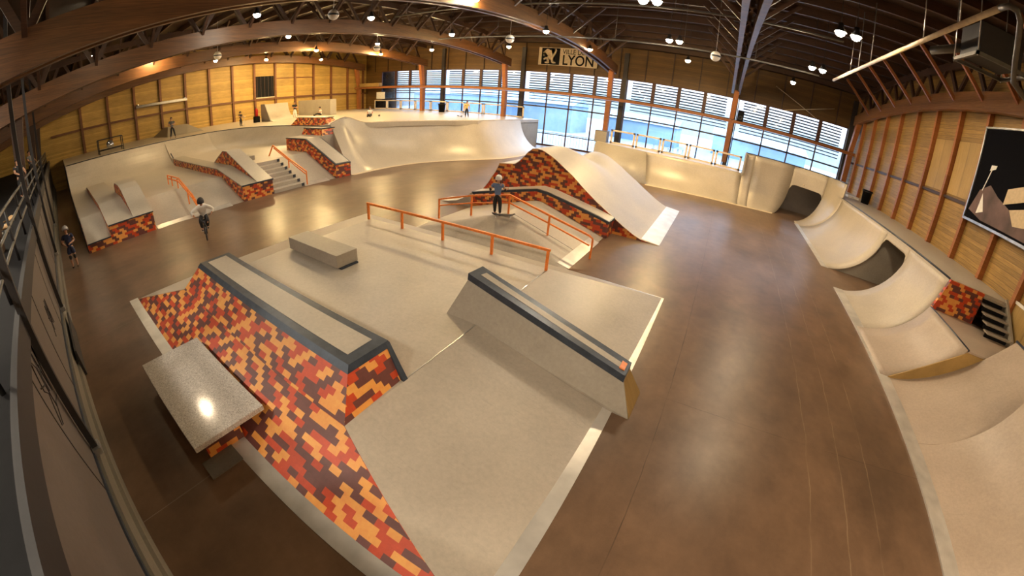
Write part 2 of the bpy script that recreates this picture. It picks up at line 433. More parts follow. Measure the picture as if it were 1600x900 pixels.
# brown columns in front of the windows + long beam
clab = ['brown timber column in the far left corner of the window wall', 'brown timber column rising from the platform beside the black bin', 'brown timber column rising from the platform left of the banner', 'brown timber column right of the city banner', 'brown timber column beside the speaker behind the bowl railing', 'brown timber column in the right corner by the board wall']
for i, X in enumerate(AX):
    zb = 2.75 if i < 3 else (2.0 if i < 5 else 0)
    x = X if i else -46.2
    c = thing('column', clab[i], 'column', (x, 38, zb), 'brown columns below the roof arches')
    MB().hexa([(x - .2, 37.8, zb), (x + .2, 37.8, zb), (x + .2, 38.25, zb), (x - .2, 38.25, zb)], [(x - .24, 37.75, 5.6), (x + .24, 37.75, 5.6), (x + .24, 38.2, 5.6), (x - .24, 38.2, 5.6)]).build('shaft', 'post_wood', c)
    MB().hexa([(x - .2, 37.75, 5.9), (x + .2, 37.75, 5.9), (x + .2, 38.2, 5.9), (x - .2, 38.2, 5.9)], [(x - .12, 37.2, arch_z(38) + .2), (x + .3, 37.2, arch_z(38) + .2), (x + .3, 37.7, arch_z(38) + .2), (x - .12, 37.7, arch_z(38) + .2)]).build('raking_arm', 'post_wood', c)
for i, X in enumerate(AX[:4]):
    c = thing('stand_column', ['farthest brown column of the spectator stand', 'second farthest brown column of the spectator stand', 'brown column of the spectator stand nearer the camera', 'nearest brown column of the spectator stand'][i], 'column', (X, -2.0, 2.84), 'columns along the spectator stand')
    MB().hexa([(X - .2, -2.2, 2.84), (X + .2, -2.2, 2.84), (X + .2, -1.8, 2.84), (X - .2, -1.8, 2.84)], [(X - .2, -2.0, arch_z(-1.5) + .3), (X + .2, -2., arch_z(-1.5) + .3), (X + .2, -1.4, arch_z(-1.5) + .3), (X - .2, -1.4, arch_z(-1.5) + .3)]).build('shaft', 'dark_wood', c)
tag(MB().box(XL + .02, XR - .02, 37.85, 38.15, 5.62, 5.88).build('crossbeam', 'post_wood'), 'long orange-brown beam running across all the windows', 'beam')

# ------------------------------------------------------------------ barrier, mezzanine and rails on the left
ml = struct(MB().box(XL, XR, YN, -1.12, 2.62, 2.84).build('floor_mezzanine', 'black'), 'dark raised floor of the spectator stand', 'floor')
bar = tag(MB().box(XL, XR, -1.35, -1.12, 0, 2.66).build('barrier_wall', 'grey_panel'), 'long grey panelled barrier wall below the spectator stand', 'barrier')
MB().box(XL, XR, -1.14, -1.06, 2.66, 3.0).build('fascia', 'near_black', bar)
MB().box(XL, XR, -1.13, -1.09, .67, .75).build('ledge_strip', 'dark_steel', bar)
for k in range(19): MB().box(-44 + k * 3. - .015, -44 + k * 3. + .015, -1.122, -1.112, .75, 2.64).build('panel_joint', 'near_black', bar)
MB().box(XL, XR, -1.12, -.98, 0, .30).box(XL, XR, -1.12, -1.04, .3, .67).build('kerb', 'kerb', bar)
def scrawl(strokes, x0, z0, s_):
    m_ = MB()
    for st in strokes: m_.tube([(x0 + a * s_, -1.117, z0 + b * s_) for a, b in st], .011, 5)
    return m_
for kx, (gx, gz, gs) in enumerate(((-6.1, 1.75, .95), (-9.7, 1.3, .7))):
    scrawl([[(0, .1), (.15, .9), (.3, .2), (.45, .95), (.5, .3)], [(.05, .5), (.35, .62), (.6, .45), (.95, .6)], [(.6, .1), (.55, .7), (.75, .9), (.85, .5), (.65, .35), (1.0, .05)], [(.1, .02), (.5, .12), (.9, .0)]][:4 - kx], gx, gz, gs).build('graffiti_scrawl', 'near_black', bar)
rail = thing('guard_rail', 'dark pipe guard rail along the edge of the spectator stand', 'railing', (-17, -1.3, 2.84))
for z in (3.2, 3.5, 3.85): MB().tube([(XL + .3, -1.32, z), (XR - .3, -1.32, z)], .03).build('pipe', 'pipe', rail)
for k in range(23): MB().tube([(-46 + 2.6 * k, -1.32, 2.84), (-46 + 2.6 * k, -1.32, 3.88)], .03).build('rail_post', 'near_black', rail)
pl = {-5.94: 'tall dark post bolted to the kerb nearest the camera', -12.2: 'tall dark post on the kerb beyond the nearest one', -18.5: 'third tall dark post along the kerb', -25.: 'fourth tall dark post along the kerb, near the boy'}
for x in pl:
    p = thing('net_post', pl[x], 'post', (x, -1.06, 0), 'tall posts along the barrier')
    MB().box(x - .05, x + .05, -1.09, -.99, .67, 8.4).build('post_shaft', 'near_black', p)
    MB().box(x - .12, x + .12, -1.1, -.96, .67, .78).build('foot_bracket', 'steel', p)
    if x == -12.2: MB().box(x + .15, x + 2.6, -.965, -.92, .0, .62).build('kick_board', 'near_black', p)

# ------------------------------------------------------------------ funbox in the foreground
def strip(x0, x1, y0, y1, parent, name='metal_strip', mat='strip', z=.0):
    return MB().box(x0, x1, y0, y1, z, z + .008).build(name, mat, parent)
FB = thing('funbox', 'large low funbox with mosaic brick flank in the foreground', 'skate ramp', (-6.5, 5.6, 0))
ZP = .6
L0f, L1f, R1f, R0f = (-12.4, 1.14, 0), (-10.2, 2.15, ZP), (-3.55, 2.15, ZP), (-.82, 1.14, 0)
L0b, L1b, R1b, R0b = (-12.4, 10.45, 0), (-10.2, 8.85, ZP), (-3.55, 8.85, ZP), (-.6, 10.45, 0)
mb = MB(); mb.add([L0f, L1f, R1f, R0f, L0b, L1b, R1b, R0b], [(1, 2, 6, 5), (0, 1, 5, 4), (2, 3, 7, 6), (5, 6, 7, 4), (0, 4, 7, 3), (0, 3, 2, 1)])
mb.build('deck_surface', 'concrete', FB)
e = .006
mb = MB(); mb.add([(-12.4, 1.14 - e, 0), (-.82, 1.14 - e, 0), (-3.55, 2.15 - e, ZP), (-10.2, 2.15 - e, ZP), (-12.4, 1.2, 0), (-.82, 1.2, 0), (-3.55, 2.2, ZP), (-10.2, 2.2, ZP)],
                  [(0, 1, 2, 3), (7, 6, 5, 4), (0, 4, 5, 1), (1, 5, 6, 2), (2, 6, 7, 3), (3, 7, 4, 0)])
mb.build('brick_flank', 'brick', FB)
for y0, y1 in ((3.52, 5.48), (6.62, 8.8)): MB().box(-3.565, -3.545, y0, y1, ZP - .01, ZP + .004).build('panel_seam', 'steel', FB)
strip(-12.5, -.57, .87, 1.14, FB); strip(-.82, -.57, 1.14, 10.45, FB)
MB().add([(-3.6, 10.36, .035), (-.6, 10.42, .008), (-.6, 10.47, 0), (-3.6, 10.47, 0), (-3.6, 10.36, 0), (-.6, 10.42, 0)], [(0, 1, 2, 3), (0, 4, 5, 1), (3, 2, 5, 4), (0, 3, 4), (1, 5, 2)]).build('edge_trim', 'steel', FB)
LG = thing('grind_ledge', 'mosaic brick grind ledge with dark steel edges beside the terrazzo bench', 'grind ledge', (-7, 2.8, ZP))
b4 = [(-10.2, 2.15, ZP), (-3.55, 2.15, ZP), (-3.6, 3.46, ZP), (-10.2, 3.46, ZP)]
def lp(t): return [tuple(lerp(p[i], q[i], t) for i in range(3)) for p, q in zip(b4, [(-10.12, 2.76, 1.12), (-4.02, 2.76, 1.12), (-4.0, 3.55, 1.12), (-10.12, 3.55, 1.12)])]
MB().hexa(b4, lp(.86)).build('brick_body', 'brick', LG)
MB().hexa([(p[0] + (-.02 if p[0] < -7 else .02), p[1] + (-.02 if p[1] < 3 else .02), p[2]) for p in lp(.84)], [(p[0] + (-.02 if p[0] < -7 else .02), p[1] + (-.02 if p[1] < 3 else .02), p[2]) for p in lp(1)]).build('steel_edge', 'dark_steel', LG)
MB().box(-9.98, -4.2, 2.9, 3.42, 1.1, 1.126).build('concrete_top', 'concrete', LG)
MB().hexa([(-3.62, 3.40, ZP), (-3.53, 3.40, ZP), (-3.53, 3.5, ZP), (-3.62, 3.5, ZP)], [(-4.03, 3.5, 1.1), (-3.96, 3.5, 1.1), (-3.96, 3.58, 1.1), (-4.03, 3.58, 1.1)]).build('corner_trim', 'dark_steel', LG)
BN = thing('bench', 'grey terrazzo slab bench on a low brick base against the funbox flank', 'bench', (-6.4, .95, 0))
MB().box(-7.87, -4.98, .30, 1.60, .40, .5).build('slab', 'terrazzo', BN, .012)
MB().box(-7.7, -5.15, .48, 1.15, 0, .40).build('brick_base', 'brick', BN)
MB().box(-5.15, -4.75, .3, .88, 0, .03).build('floor_plate', 'kerb', BN)
BK = thing('grind_block', 'low grey concrete grind block standing on the funbox plateau', 'grind block', (-8.9, 5.75, ZP))
MB().box(-10.05, -7.72, 5.42, 6.1, .64, .98).build('block_body', 'concrete_grey', BK, .012)
MB().box(-9.9, -7.66, 5.5, 6.06, ZP, .64).build('block_feet', 'dark_steel', BK)
# sloping ledge
SL = thing('hubba_ledge', 'long grey sloping ledge with dark steel coping on the right half of the funbox', 'grind ledge', (-2.3, 5.7, 0))
def sl(z0, z1): return 0
TL, TR = (-3.98, 5.84, 1.46), (-.57, 5.56, .66)
TLb, TRb = (-3.94, 6.27, 1.46), (-.57, 5.98, .66)
mb = MB(); V = [(-4.28, 5.5, ZP), (-3.55, 5.5, ZP), (-.6, 5.3, 0), (-.26, 5.27, 0), (-.26, 6.12, 0), (-.6, 6.16, 0), (-3.55, 6.6, ZP), (-4.28, 6.6, ZP),
    (TL[0], TL[1], TL[2] - .1), (TR[0], TR[1], TR[2] - .1), (TRb[0], TRb[1], TRb[2] - .1), (TLb[0], TLb[1], TLb[2] - .1)]
mb.add(V, [(0, 1, 2, 3, 9, 8), (3, 4, 10, 9), (4, 5, 6, 7, 11, 10), (7, 0, 8, 11), (8, 9, 10, 11), (0, 7, 6, 1), (1, 6, 5, 2), (2, 5, 4, 3)])
mb.build('ledge_body', 'concrete_grey', SL)
MB().hexa([(-.255, 5.29, .005), (-.245, 5.29, .005), (-.245, 6.1, .005), (-.255, 6.1, .005)], [(TR[0] + .01, TR[1] + .01, TR[2] - .13), (TR[0] + .02, TR[1] + .01, TR[2] - .13), (TRb[0] + .02, TRb[1] - .01, TRb[2] - .13), (TRb[0] + .01, TRb[1] - .01, TRb[2] - .13)]).build('end_board', 'ply', SL)
o_ = .015
def off(p, dx, dy, dz): return (p[0] + dx, p[1] + dy, p[2] + dz)
MB().hexa([off(TL, -o_, -o_ - .02, -.13), off(TR, o_, -o_ - .02, -.13), off(TRb, o_, o_, -.13), off(TLb, -o_, o_, -.13)], [off(TL, -o_, -o_, 0), off(TR, o_, -o_, 0), off(TRb, o_, o_, 0), off(TLb, -o_, o_, 0)]).build('steel_coping', 'dark_steel', SL)
MB().hexa([off(TL, .18, .15, -.06), off(TR, -.12, .13, -.06), off(TRb, -.12, -.14, -.06), off(TLb, .18, -.14, -.06)], [off(TL, .18, .15, .0 - .035), off(TR, -.12, .13, .032), off(TRb, -.12, -.14, .032), off(TLb, .18, -.14, -.035)]).build('concrete_inlay', 'concrete', SL)
MB().hexa([off(TR, -.14, .1, 0), off(TR, -.04, .1, 0), off(TRb, -.04, -.1, 0), off(TRb, -.14, -.1, 0)], [off(TR, -.14, .1, .06), off(TR, -.04, .1, .03), off(TRb, -.04, -.1, .03), off(TRb, -.14, -.1, .06)]).build('worn_end', 'orange', SL)
# flat rail
FR = thing('flat_rail', 'long single orange square-tube grind rail on five legs', 'grind rail', (-6.9, 8.72, ZP))
MB().beam((-10.3, 8.72, 1.17), (-3.5, 8.72, 1.17), .07, .07).build('rail_tube', 'orange', FR, .012)
for x in (-10.24, -8.62, -6.95, -5.23, -3.56): MB().beam((x, 8.72, ZP), (x, 8.72, 1.14), .07, .07).build('leg', 'orange', FR, .01)

# ------------------------------------------------------------------ middle pyramid with rail
PY_ = thing('pyramid_bank', 'low grey bank the skater in a blue shirt stands on', 'skate ramp', (-6.5, 12.3, 0))
def ridge(x): return interp(x, [(-9.6, 0), (-6.6, .84), (-6.3, .84), (-3.6, 0)])
def pyr(x, y): return min(ridge(x), .84 * max(0, (y - 10.35)) / 1.35)
xs = [-9.6 + i * 6.0 / 48 for i in range(49)]; ysg = [10.35 + 3.85 * (j / 36) for j in range(37)]
MB().grid([[(x, y, pyr(x, y) + .002) for y in ysg] for x in xs], True, 0).build('bank_surface', 'concrete', PY_)
MB().add([(-3.95, 10.5, .10), (-3.58, 10.5, .0), (-3.58, 13.5, .0), (-3.95, 13.5, .10), (-3.95, 10.5, .112), (-3.55, 10.5, .012), (-3.55, 13.5, .012), (-3.95, 13.5, .112)], [(0, 3, 2, 1), (4, 5, 6, 7), (0, 1, 5, 4), (1, 2, 6, 5), (2, 3, 7, 6), (3, 0, 4, 7)]).build('metal_strip', 'strip', PY_)
MB().beam((-6.3, 11.85, .845), (-3.95, 11.85, .115), .012, .006).build('panel_joint', 'dark_steel', PY_)
HR = thing('handrail', 'orange double-bar handrail bent over the middle bank', 'grind rail', (-6.45, 11.75, .8))
top = [(-9.56, 11.75, .80), (-8.03, 11.75, 1.21), (-6.46, 11.75, 1.52), (-4.9, 11.75, 1.12), (-3.45, 11.75, .78), (-3.32, 11.75, .70), (-3.31, 11.75, .02)]
mb = MB()
for a, b in zip(top[:-3], top[1:-2]): mb.beam(a, b, .06, .06)
mb.tube(top[-4:-1][1:] + [(-3.315, 11.75, .62)], .032); mb.build('top_rail', 'orange', HR)
mb = MB(); low = [(-9.56, 11.75, .55), (-8.03, 11.75, .93), (-6.46, 11.75, 1.24), (-4.9, 11.75, .85), (-3.4, 11.75, .45)]
for a, b in zip(low, low[1:]): mb.beam(a, b, .045, .045)
mb.build('lower_rail', 'orange', HR)
for x, z0, z1 in ((-9.56, 0, .8), (-8.03, .43, 1.2), (-6.46, .83, 1.5), (-4.9, .42, 1.1), (-3.31, 0, .66)):
    MB().beam((x, 11.75, z0), (x, 11.75, z1), .055, .055).build('leg', 'orange', HR)
DL = thing('hubba_ledge', 'mosaic brick ledge with bent grey top between the middle bank and the tall ramp', 'grind ledge', (-6.4, 14.6, 0))
dp = [(-9.65, .55), (-9.5, .58), (-8.49, .81), (-6.6, 1.22), (-6.1, 1.17), (-3.9, .68), (-3.5, .58)]
MB().prism_y([(-9.65, 0)] + dp + [(-3.5, 0)], 14.2, 14.98).build('brick_body', 'brick', DL)
MB().sheet_y([(-9.7, .55)] + dp[1:-1] + [(-3.46, .57)], 14.17, 14.99, .10).build('steel_edge', 'dark_steel', DL)
MB().sheet_y([(-9.66, .65)] + [(x, z + .1) for x, z in dp[1:-1]] + [(-3.5, .67)], 14.24, 14.98, .012).build('concrete_top', 'concrete', DL)
# tall hipped ramp
TR_ = thing('tall_ramp', 'tall curved concrete ramp with a stepped mosaic brick face', 'skate ramp', (-6.5, 18.5, 0))
P0 = [(-10.9, 0), (-10.3, .16), (-9.9, .42), (-9.62, .70), (-9.4, .98), (-9.24, 1.24), (-9.08, 1.48), (-8.97, 1.69), (-8.86, 1.95), (-8.4, 1.99), (-8.1, 2.03), (-7.9, 2.18), (-7.68, 2.42), (-7.5, 2.64), (-7.32, 2.79), (-7.1, 2.81), (-6.9, 2.79), (-6.76, 2.74), (-6.5, 2.63), (-6.2, 2.46), (-5.91, 2.27), (-5.4, 1.93), (-4.93, 1.56), (-4.3, 1.12), (-3.9, .88), (-3.58, .69), (-3.0, .36), (-2.6, .17), (-2.3, .07), (-1.9, .02), (-1.55, .0)]
def crest(y): return lerp(2.81, 2.30, sstep((y - 17.2) / 2.6))
def tall(i, y):
    x, z = P0[i]
    t = sstep((y - 17.2) / 2.6)
    x2 = x + .45 * t * math.exp(-((x + 6.9) / 1.8) ** 2)
    z2 = z if z < 1.2 else 1.2 + (z - 1.2) * lerp(1, .68, t)
    z2 += .25 * t * math.exp(-((y - 21.5) / 1.2) ** 2) * math.exp(-((x + 6.4) / 1.2) ** 2) * 0
    dip = .22 * math.exp(-((y - 19.6) / .9) ** 2) * math.exp(-((x + 7.2) / 1.3) ** 2)
    return (x2, y, max(0, z2 - dip))
yy = [15. + 7. * j / 28 for j in range(29)]
MB().grid([[tall(i, y) for y in yy] for i in range(len(P0))], True, 0).build('ramp_surface', 'concrete', TR_)
MB().prism_y([(x, z - .02 if z > .05 else z) for x, z in P0[2:-2]] + [(-1.9, 0), (-9.9, 0)], 14.985, 15.02).build('brick_face', 'brick', TR_)
MB().sheet_y(P0, 14.97, 15.03, .025, -.012).build('edge_trim', 'cream', TR_)
tl = [(-11.4, 0), (-10.9, .05), (-10.4, .16), (-10.0, .36), (-9.66, .62)]
MB().prism_y(tl + [(-9.66, 0)], 14.0, 15.0).build('side_transition', 'concrete', TR_)
MB().add([(-2.28, 15.02, .075), (-1.52, 15.02, .0), (-1.55, 22, .0), (-2.3, 22, .075), (-2.28, 15.02, .09), (-1.52, 15.02, .014), (-1.55, 22, .014), (-2.3, 22, .09)], [(0, 3, 2, 1), (4, 5, 6, 7), (0, 1, 5, 4), (1, 2, 6, 5), (2, 3, 7, 6), (3, 0, 4, 7)]).build('metal_strip', 'strip', TR_)

# ------------------------------------------------------------------ left raised street section
ZF = 2.75
ST = thing('street_bank', 'wide bank and raised street section leading up to the left platform', 'skate ramp', (-27, 8, 0))
def qp(x0, z0, x1, z1, n=10):
    """concave quarter transition from (x0,z0) flat to (x1,z1)"""
    run = abs(x1 - x0); h = z1 - z0; r = (run * run + h * h) / (2 * h); sg = 1 if x1 > x0 else -1; th = math.acos(max(-1, min(1, (r - h) / r)))
    return [(x0 + sg * r * sin(th * k / n), z0 + r - r * cos(th * k / n)) for k in range(n + 1)]
low = [(-19.5, 0), (-22.3, 1.0), (-31.8, 1.0)] + qp(-32, 1.0, -34.8, ZF)
hig = [(-19.5, 0), (-22.55, 1.35), (-31.8, 1.35)] + qp(-32, 1.35, -34.8, ZF)
def solid(prof): return [(prof[0][0], 0)] + prof + [(prof[-1][0], 0)]
# coping curve at the back of the street section: (x,y)
mb = MB(); mb.prism_y(solid(low), .3, 8.22); mb.build('low_bank', 'concrete', ST)
mb = MB(); mb.prism_y([(-22.55, 0), (-22.55, 1.35), (-31.8, 1.35)] + qp(-32, 1.35, -34.8, ZF) + [(-34.8, 0)], 8.22, 12.); mb.build('upper_flat', 'concrete', ST)
MB().prism_y(solid([(-19.5, 0), (-22.55, 1.35)]), 11.88, 15.35).build('right_bank', 'concrete', ST)
# rounded back corner: transition sweeping round to the platform edge
cop = [(-34.8, 12.0), (-34.4, 13.1), (-33.4, 14.4), (-31.6, 15.4), (-29.0, 16.1), (-26.4, 16.4), (-23.3, 16.5)]
bas = [(-32.0, 12.0), (-31.7, 12.4), (-31.1, 12.9), (-30., 13.5), (-28.3, 14.0), (-26.2, 14.2), (-23.3, 14.3)]
rows = []
for (cx, cy), (bx, by) in zip(cop, bas):
    rows.append([(lerp(bx, cx, t), lerp(by, cy, t), 1.35 + (ZF - 1.35) * (1 - math.sqrt(max(0, 1 - (.93 * t) ** 2))) / (1 - math.sqrt(1 - .93 ** 2))) for t in [k / 8 for k in range(9)]])
MB().grid(rows, True, 0).build('curved_transition', 'concrete', ST)
V = [(x, y, 1.352) for x, y in bas] + [(-22.55, 14.3, 1.352), (-22.55, 12., 1.352)]
n = len(V); MB().add(V + [(x, y, 0) for x, y, z in V], [tuple(range(n)), tuple(range(n, 2 * n))] + [(i, (i + 1) % n, (i + 1) % n + n, i + n) for i in range(n)]).build('upper_flat', 'concrete', ST)
MB().add([(-23.3, 14.3, 1.352), (-22.55, 14.3, 1.352), (-22.7, 16.9, 2.6), (-23.3, 16.9, 2.75), (-23.3, 14.3, 0), (-22.55, 14.3, 0), (-22.7, 16.9, 0), (-23.3, 16.9, 0)], [(0, 1, 2, 3), (4, 7, 6, 5), (0, 4, 5, 1), (1, 5, 6, 2), (2, 6, 7, 3), (3, 7, 4, 0)]).build('back_bank', 'concrete', ST)
MB().prism_y([(x, z + .0) for x, z in solid(low)], .27, .30).build('side_board', 'near_black', ST)
for y0, y1 in ((3.6, 7.5), (11.9, 13.6)): MB().add([(-19.32, y0, 0), (-19.32, y1, 0), (-19.7, y1, .09), (-19.7, y0, .09), (-19.32, y0, .01), (-19.32, y1, .01), (-19.7, y1, .1), (-19.7, y0, .1)], [(0, 1, 2, 3), (4, 7, 6, 5), (0, 4, 5, 1), (1, 5, 6, 2), (2, 6, 7, 3), (3, 7, 4, 0)]).build('metal_strip', 'strip', ST)
# platform slab
PF = thing('platform', 'raised concrete platform where several skaters stand along the far walls', 'platform', (-38, 22, 0))
pts = [(-34.8, .27)] + cop + [(-23.0, 16.9), (-22.9, 19.0), (-21.9, 21.4), (-20.6, 23.7), (-19.5, 25.8), (-18.9, 28), (-18.9, 35.3), (-18.9, 39.4), (XL + .01, 39.4), (XL + .01, .27)]
n = len(pts)
MB().add([(x, y, ZF) for x, y in pts] + [(x, y, ZF - .35) for x, y in pts], [tuple(range(n)), tuple(range(n, 2 * n))[::-1]] + [(i, (i + 1) % n, (i + 1) % n + n, i + n) for i in range(n)]).build('platform_slab', 'concrete_far', PF)
MB().box(XL, -34.9, .27, .4, 0, ZF - .3).build('side_board', 'near_black', PF)
MB().box(-19.15, -18.9, 35.3, 39.4, 0, ZF - .3).build('side_board', 'concrete_grey', PF)
mb = MB(); mb.tube([(-34.8, .3, ZF + .02), (-34.8, 12, ZF + .02)] + [(x, y, ZF + .02) for x, y in cop[1:]], .03); mb.build('coping', 'dark_steel', PF)
# far curved quarter pipe
FQ = thing('curved_quarter_pipe', 'tall curved quarter pipe sweeping below the platform edge', 'quarter pipe', (-18.5, 25, 0))
fb = [(-19.5, 15.35), (-19.6, 17), (-19.5, 19.0), (-19.1, 21.0), (-18.2, 23.1), (-17.2, 24.9), (-16.3, 26.8), (-16.0, 28.6), (-16.0, 31.5), (-16.1, 35.3)]
fc = [(-23.0, 16.4), (-22.9, 17.6), (-22.8, 19.4), (-22.2, 21.2), (-21.0, 23.4), (-20.1, 25.0), (-19.2, 27.2), (-18.9, 28.8), (-18.9, 31.5), (-18.9, 35.3)]
def catm(P, m=4):
    out = []
    for i in range(len(P) - 1):
        p0 = P[max(0, i - 1)]; p1 = P[i]; p2 = P[i + 1]; p3 = P[min(len(P) - 1, i + 2)]
        for k in range(m):
            t = k / m; out.append(tuple(.5 * (2 * b + (c - a) * t + (2 * a - 5 * b + 4 * c - d) * t * t + (3 * b - 3 * c + d - a) * t ** 3) for a, b, c, d in zip(p0, p1, p2, p3)))
    return out + [P[-1]]
def hump(y): return .55 * math.exp(-((y - 17.6) / 1.15) ** 2)
rows = []
B_, C_ = catm(fb), catm(fc)
for q, ((bx, by), (cx, cy)) in enumerate(zip(B_, C_)):
    w = sstep((by - 16.3) / 1.2)
    rows.append([(lerp(bx, cx, t), lerp(by, cy, t), (ZF + hump(cy)) * lerp(t, (1 - math.sqrt(max(0, 1 - (.985 * t) ** 2))) / (1 - math.sqrt(1 - .985 ** 2)), w)) for t in [k / 14 for k in range(15)]])
MB().grid(rows, True, 0).build('transition', 'concrete_far', FQ)
MB().tube([(x, y, ZF + hump(y) + .015) for x, y in C_], .03).build('coping', 'cream', FQ)
mb = MB(); mb.grid([[(x + .32 * k, y, .012 + .0 * k) for k in range(2)] for x, y in B_], False, .0); mb.build('metal_strip', 'cream', FQ)
rows = [[(-22.85 - .1 * abs(y - 17.6) * (k == 0) - 3.2 * k / 12, y, ZF - .02 + hump(y) * math.exp(-(k / 5.) ** 2)) for k in range(13)] for y in [16.3 + 3.6 * q / 16 for q in range(17)]]
MB().grid(rows, True, ZF - .1).build('hip_bump', 'concrete', FQ)
# pads and ledges on the left bank
PD = thing('stepped_pad', 'pair of brick-fronted pads with a curved ledge on the far left bank', 'grind ledge', (-20, 2, 0))
MB().prism_y([(-19.42, 0), (-19.42, .35), (-22.5, 1.02), (-22.5, 0)], .3, 1.42).build('low_pad', 'brick', PD)
MB().sheet_y([(-19.40, .35), (-22.3, 1.0), (-23, 1.0)], .32, 1.42, .03).build('low_pad_top', 'concrete', PD)
MB().prism_y([(-19.42, 0), (-19.42, .80), (-22.6, 1.30), (-31.0, 1.30), (-32.2, 1.02), (-32.2, 0)], 1.42, 2.62).build('mid_pad', 'brick', PD)
MB().sheet_y([(-19.38, .80), (-22.6, 1.30), (-31., 1.30), (-32.4, 1.04)], 1.40, 2.62, .04).build('mid_pad_top', 'concrete', PD)
mb = MB(); mb.prism_y([(-19.42, 0), (-19.42, .80), (-21.0, 1.38), (-22.0, 1.72), (-22.9, 1.86), (-24.3, 1.84), (-24.8, 1.7), (-24.9, 1.3), (-24.9, 0)], 2.62, 3.52); mb.build('curved_ledge', 'brick', PD)
MB().sheet_y([(-19.38, .80), (-21.0, 1.38), (-22.0, 1.72), (-22.9, 1.86), (-24.3, 1.84), (-24.8, 1.68), (-24.93, 1.25)], 2.60, 3.54, .04).build('curved_ledge_top', 'concrete', PD)
MB().beam((-19.40, .3, .37), (-19.40, 1.42, .37), .05, .05).beam((-19.39, 1.4, .83), (-19.39, 3.54, .83), .05, .05).build('steel_edge', 'dark_steel', PD)
HB = thing('double_hubba', 'double brick hubba ledge left of the stairs with one flat and one pointed arm', 'grind ledge', (-20, 9, 0))
hl = [(-19.45, .75), (-22.75, 1.36), (-25.7, 1.37), (-31.0, 1.42), (-32.6, 1.48)]
MB().prism_y([(-19.45, 0)] + hl + [(-32.6, 0)], 8.2, 9.1).build('long_arm', 'brick', HB)
MB().sheet_y(hl, 8.17, 9.1, .06).build('long_arm_top', 'concrete_grey', HB)
MB().beam((-32.5, 8.22, 1.5), (-33.2, 8.22, 1.86), .06, .07).build('kink_edge', 'dark_steel', HB)
hr = [(-19.45, .75), (-23.4, 2.16), (-24.0, 2.16), (-25.7, 1.40)]
MB().prism_y([(-19.45, 0)] + hr + [(-25.7, 0)], 9.1, 9.95).build('pointed_arm', 'brick', HB)
MB().sheet_y(hr, 9.07, 9.98, .05).build('pointed_arm_top', 'concrete', HB)
MB().beam((-19.42, 8.17, .79), (-19.42, 9.98, .79), .06, .07).build('steel_edge', 'dark_steel', HB)
SRn = 7
SR = thing('stair_set', 'seven grey concrete steps with dark nosings on the left bank', 'stairs', (-21, 10.9, 0))
for k in range(SRn):
    x1 = -19.4 - k * .445
    MB().box(-22.56, x1, 9.98, 11.88, k * .193, (k + 1) * .193).build('step', 'concrete', SR)
    MB().box(x1 - .02, x1 + .012, 11.70, 11.88, k * .193 + .03, (k + 1) * .193 + .005).build('nosing', 'dark_steel', SR)
tag(MB().box(-24.6, -23.6, 10.0, 11.0, 1.35, 1.62).build('low_block', 'concrete_grey', None, .02), 'small grey block at the top of the stairs', 'block')
R2 = thing('stair_handrail', 'orange handrail beside the right edge of the stairs', 'grind rail', (-21.4, 12.1, 0))
tp = [(-23.85, 12.1, 1.36), (-23.2, 12.1, 2.06), (-21.35, 12.1, 1.38), (-19.45, 12.1, .78)]
mb = MB()
for a, b in zip(tp, tp[1:]): mb.beam(a, b, .06, .06)
mb.build('top_rail', 'orange', R2)
MB().beam((-23.1, 12.1, 1.90), (-19.5, 12.1, .62), .05, .05).build('lower_rail', 'orange', R2)
for x, z0, z1 in ((-21.35, .82, 1.36), (-19.45, 0, .78)): MB().beam((x, 12.1, z0), (x, 12.1, z1), .055, .055).build('leg', 'orange', R2)
R3 = thing('bank_rail', 'orange double grind rail on the bank behind the cyclist', 'grind rail', (-22, 5.65, 0))
tp = [(-24.4, 5.65, 1.52), (-22.0, 5.65, 1.56), (-19.9, 5.65, .98), (-18.8, 5.65, .45)]
for dz, nm in ((0, 'top_rail'), (-.17, 'lower_rail')):
    mb = MB()
    for a, b in zip(tp, tp[1:]): mb.beam((a[0], a[1], a[2] + dz), (b[0], b[1], b[2] + dz), .06, .05)
    mb.build(nm, 'orange', R3)
for x, z0, z1 in ((-24.4, 1., 1.5), (-23.5, 1., 1.5), (-22.3, 1., 1.5), (-20.6, .4, 1.15), (-18.85, 0, .45)): MB().beam((x, 5.65, z0), (x, 5.65, z1), .055, .055).build('leg', 'orange', R3)
BC = thing('brick_hubba', 'mosaic brick hubba ledge on the bank right of the stairs', 'grind ledge', (-21, 14.7, 0))
bc = [(-19.42, .76), (-22.6, 2.14), (-25.1, 2.14)]
MB().prism_y([(-19.42, 0)] + bc + [(-25.1, 0)], 14.15, 15.25).build('brick_body', 'brick', BC)
MB().sheet_y(bc, 14.12, 15.28, .06).build('steel_edge', 'dark_steel', BC)
MB().sheet_y([(-19.5, .86), (-22.6, 2.2), (-25.0, 2.2)], 14.22, 15.2, .015).build('concrete_top', 'concrete', BC)
p1 = thing('brick_pyramid', 'wide orange brick pyramid on the platform edge in front of the seated skaters', 'skate obstacle', (-25.8, 17, ZF))
MB().hexa([(-28.35, 16.45, ZF), (-23.15, 16.45, ZF), (-23.4, 17.6, ZF), (-28.3, 17.6, ZF)], [(-27.6, 16.65, 3.31), (-24.0, 16.65, 3.31), (-24.1, 17.4, 3.31), (-27.6, 17.4, 3.31)]).build('brick_body', 'brick', p1)
MB().box(-27.65, -23.95, 16.62, 17.45, 3.31, 3.35).build('concrete_top', 'concrete', p1)
p2 = thing('brick_block', 'small brick block set into the slope below the platform edge', 'skate obstacle', (-24, 15.6, 1.9))
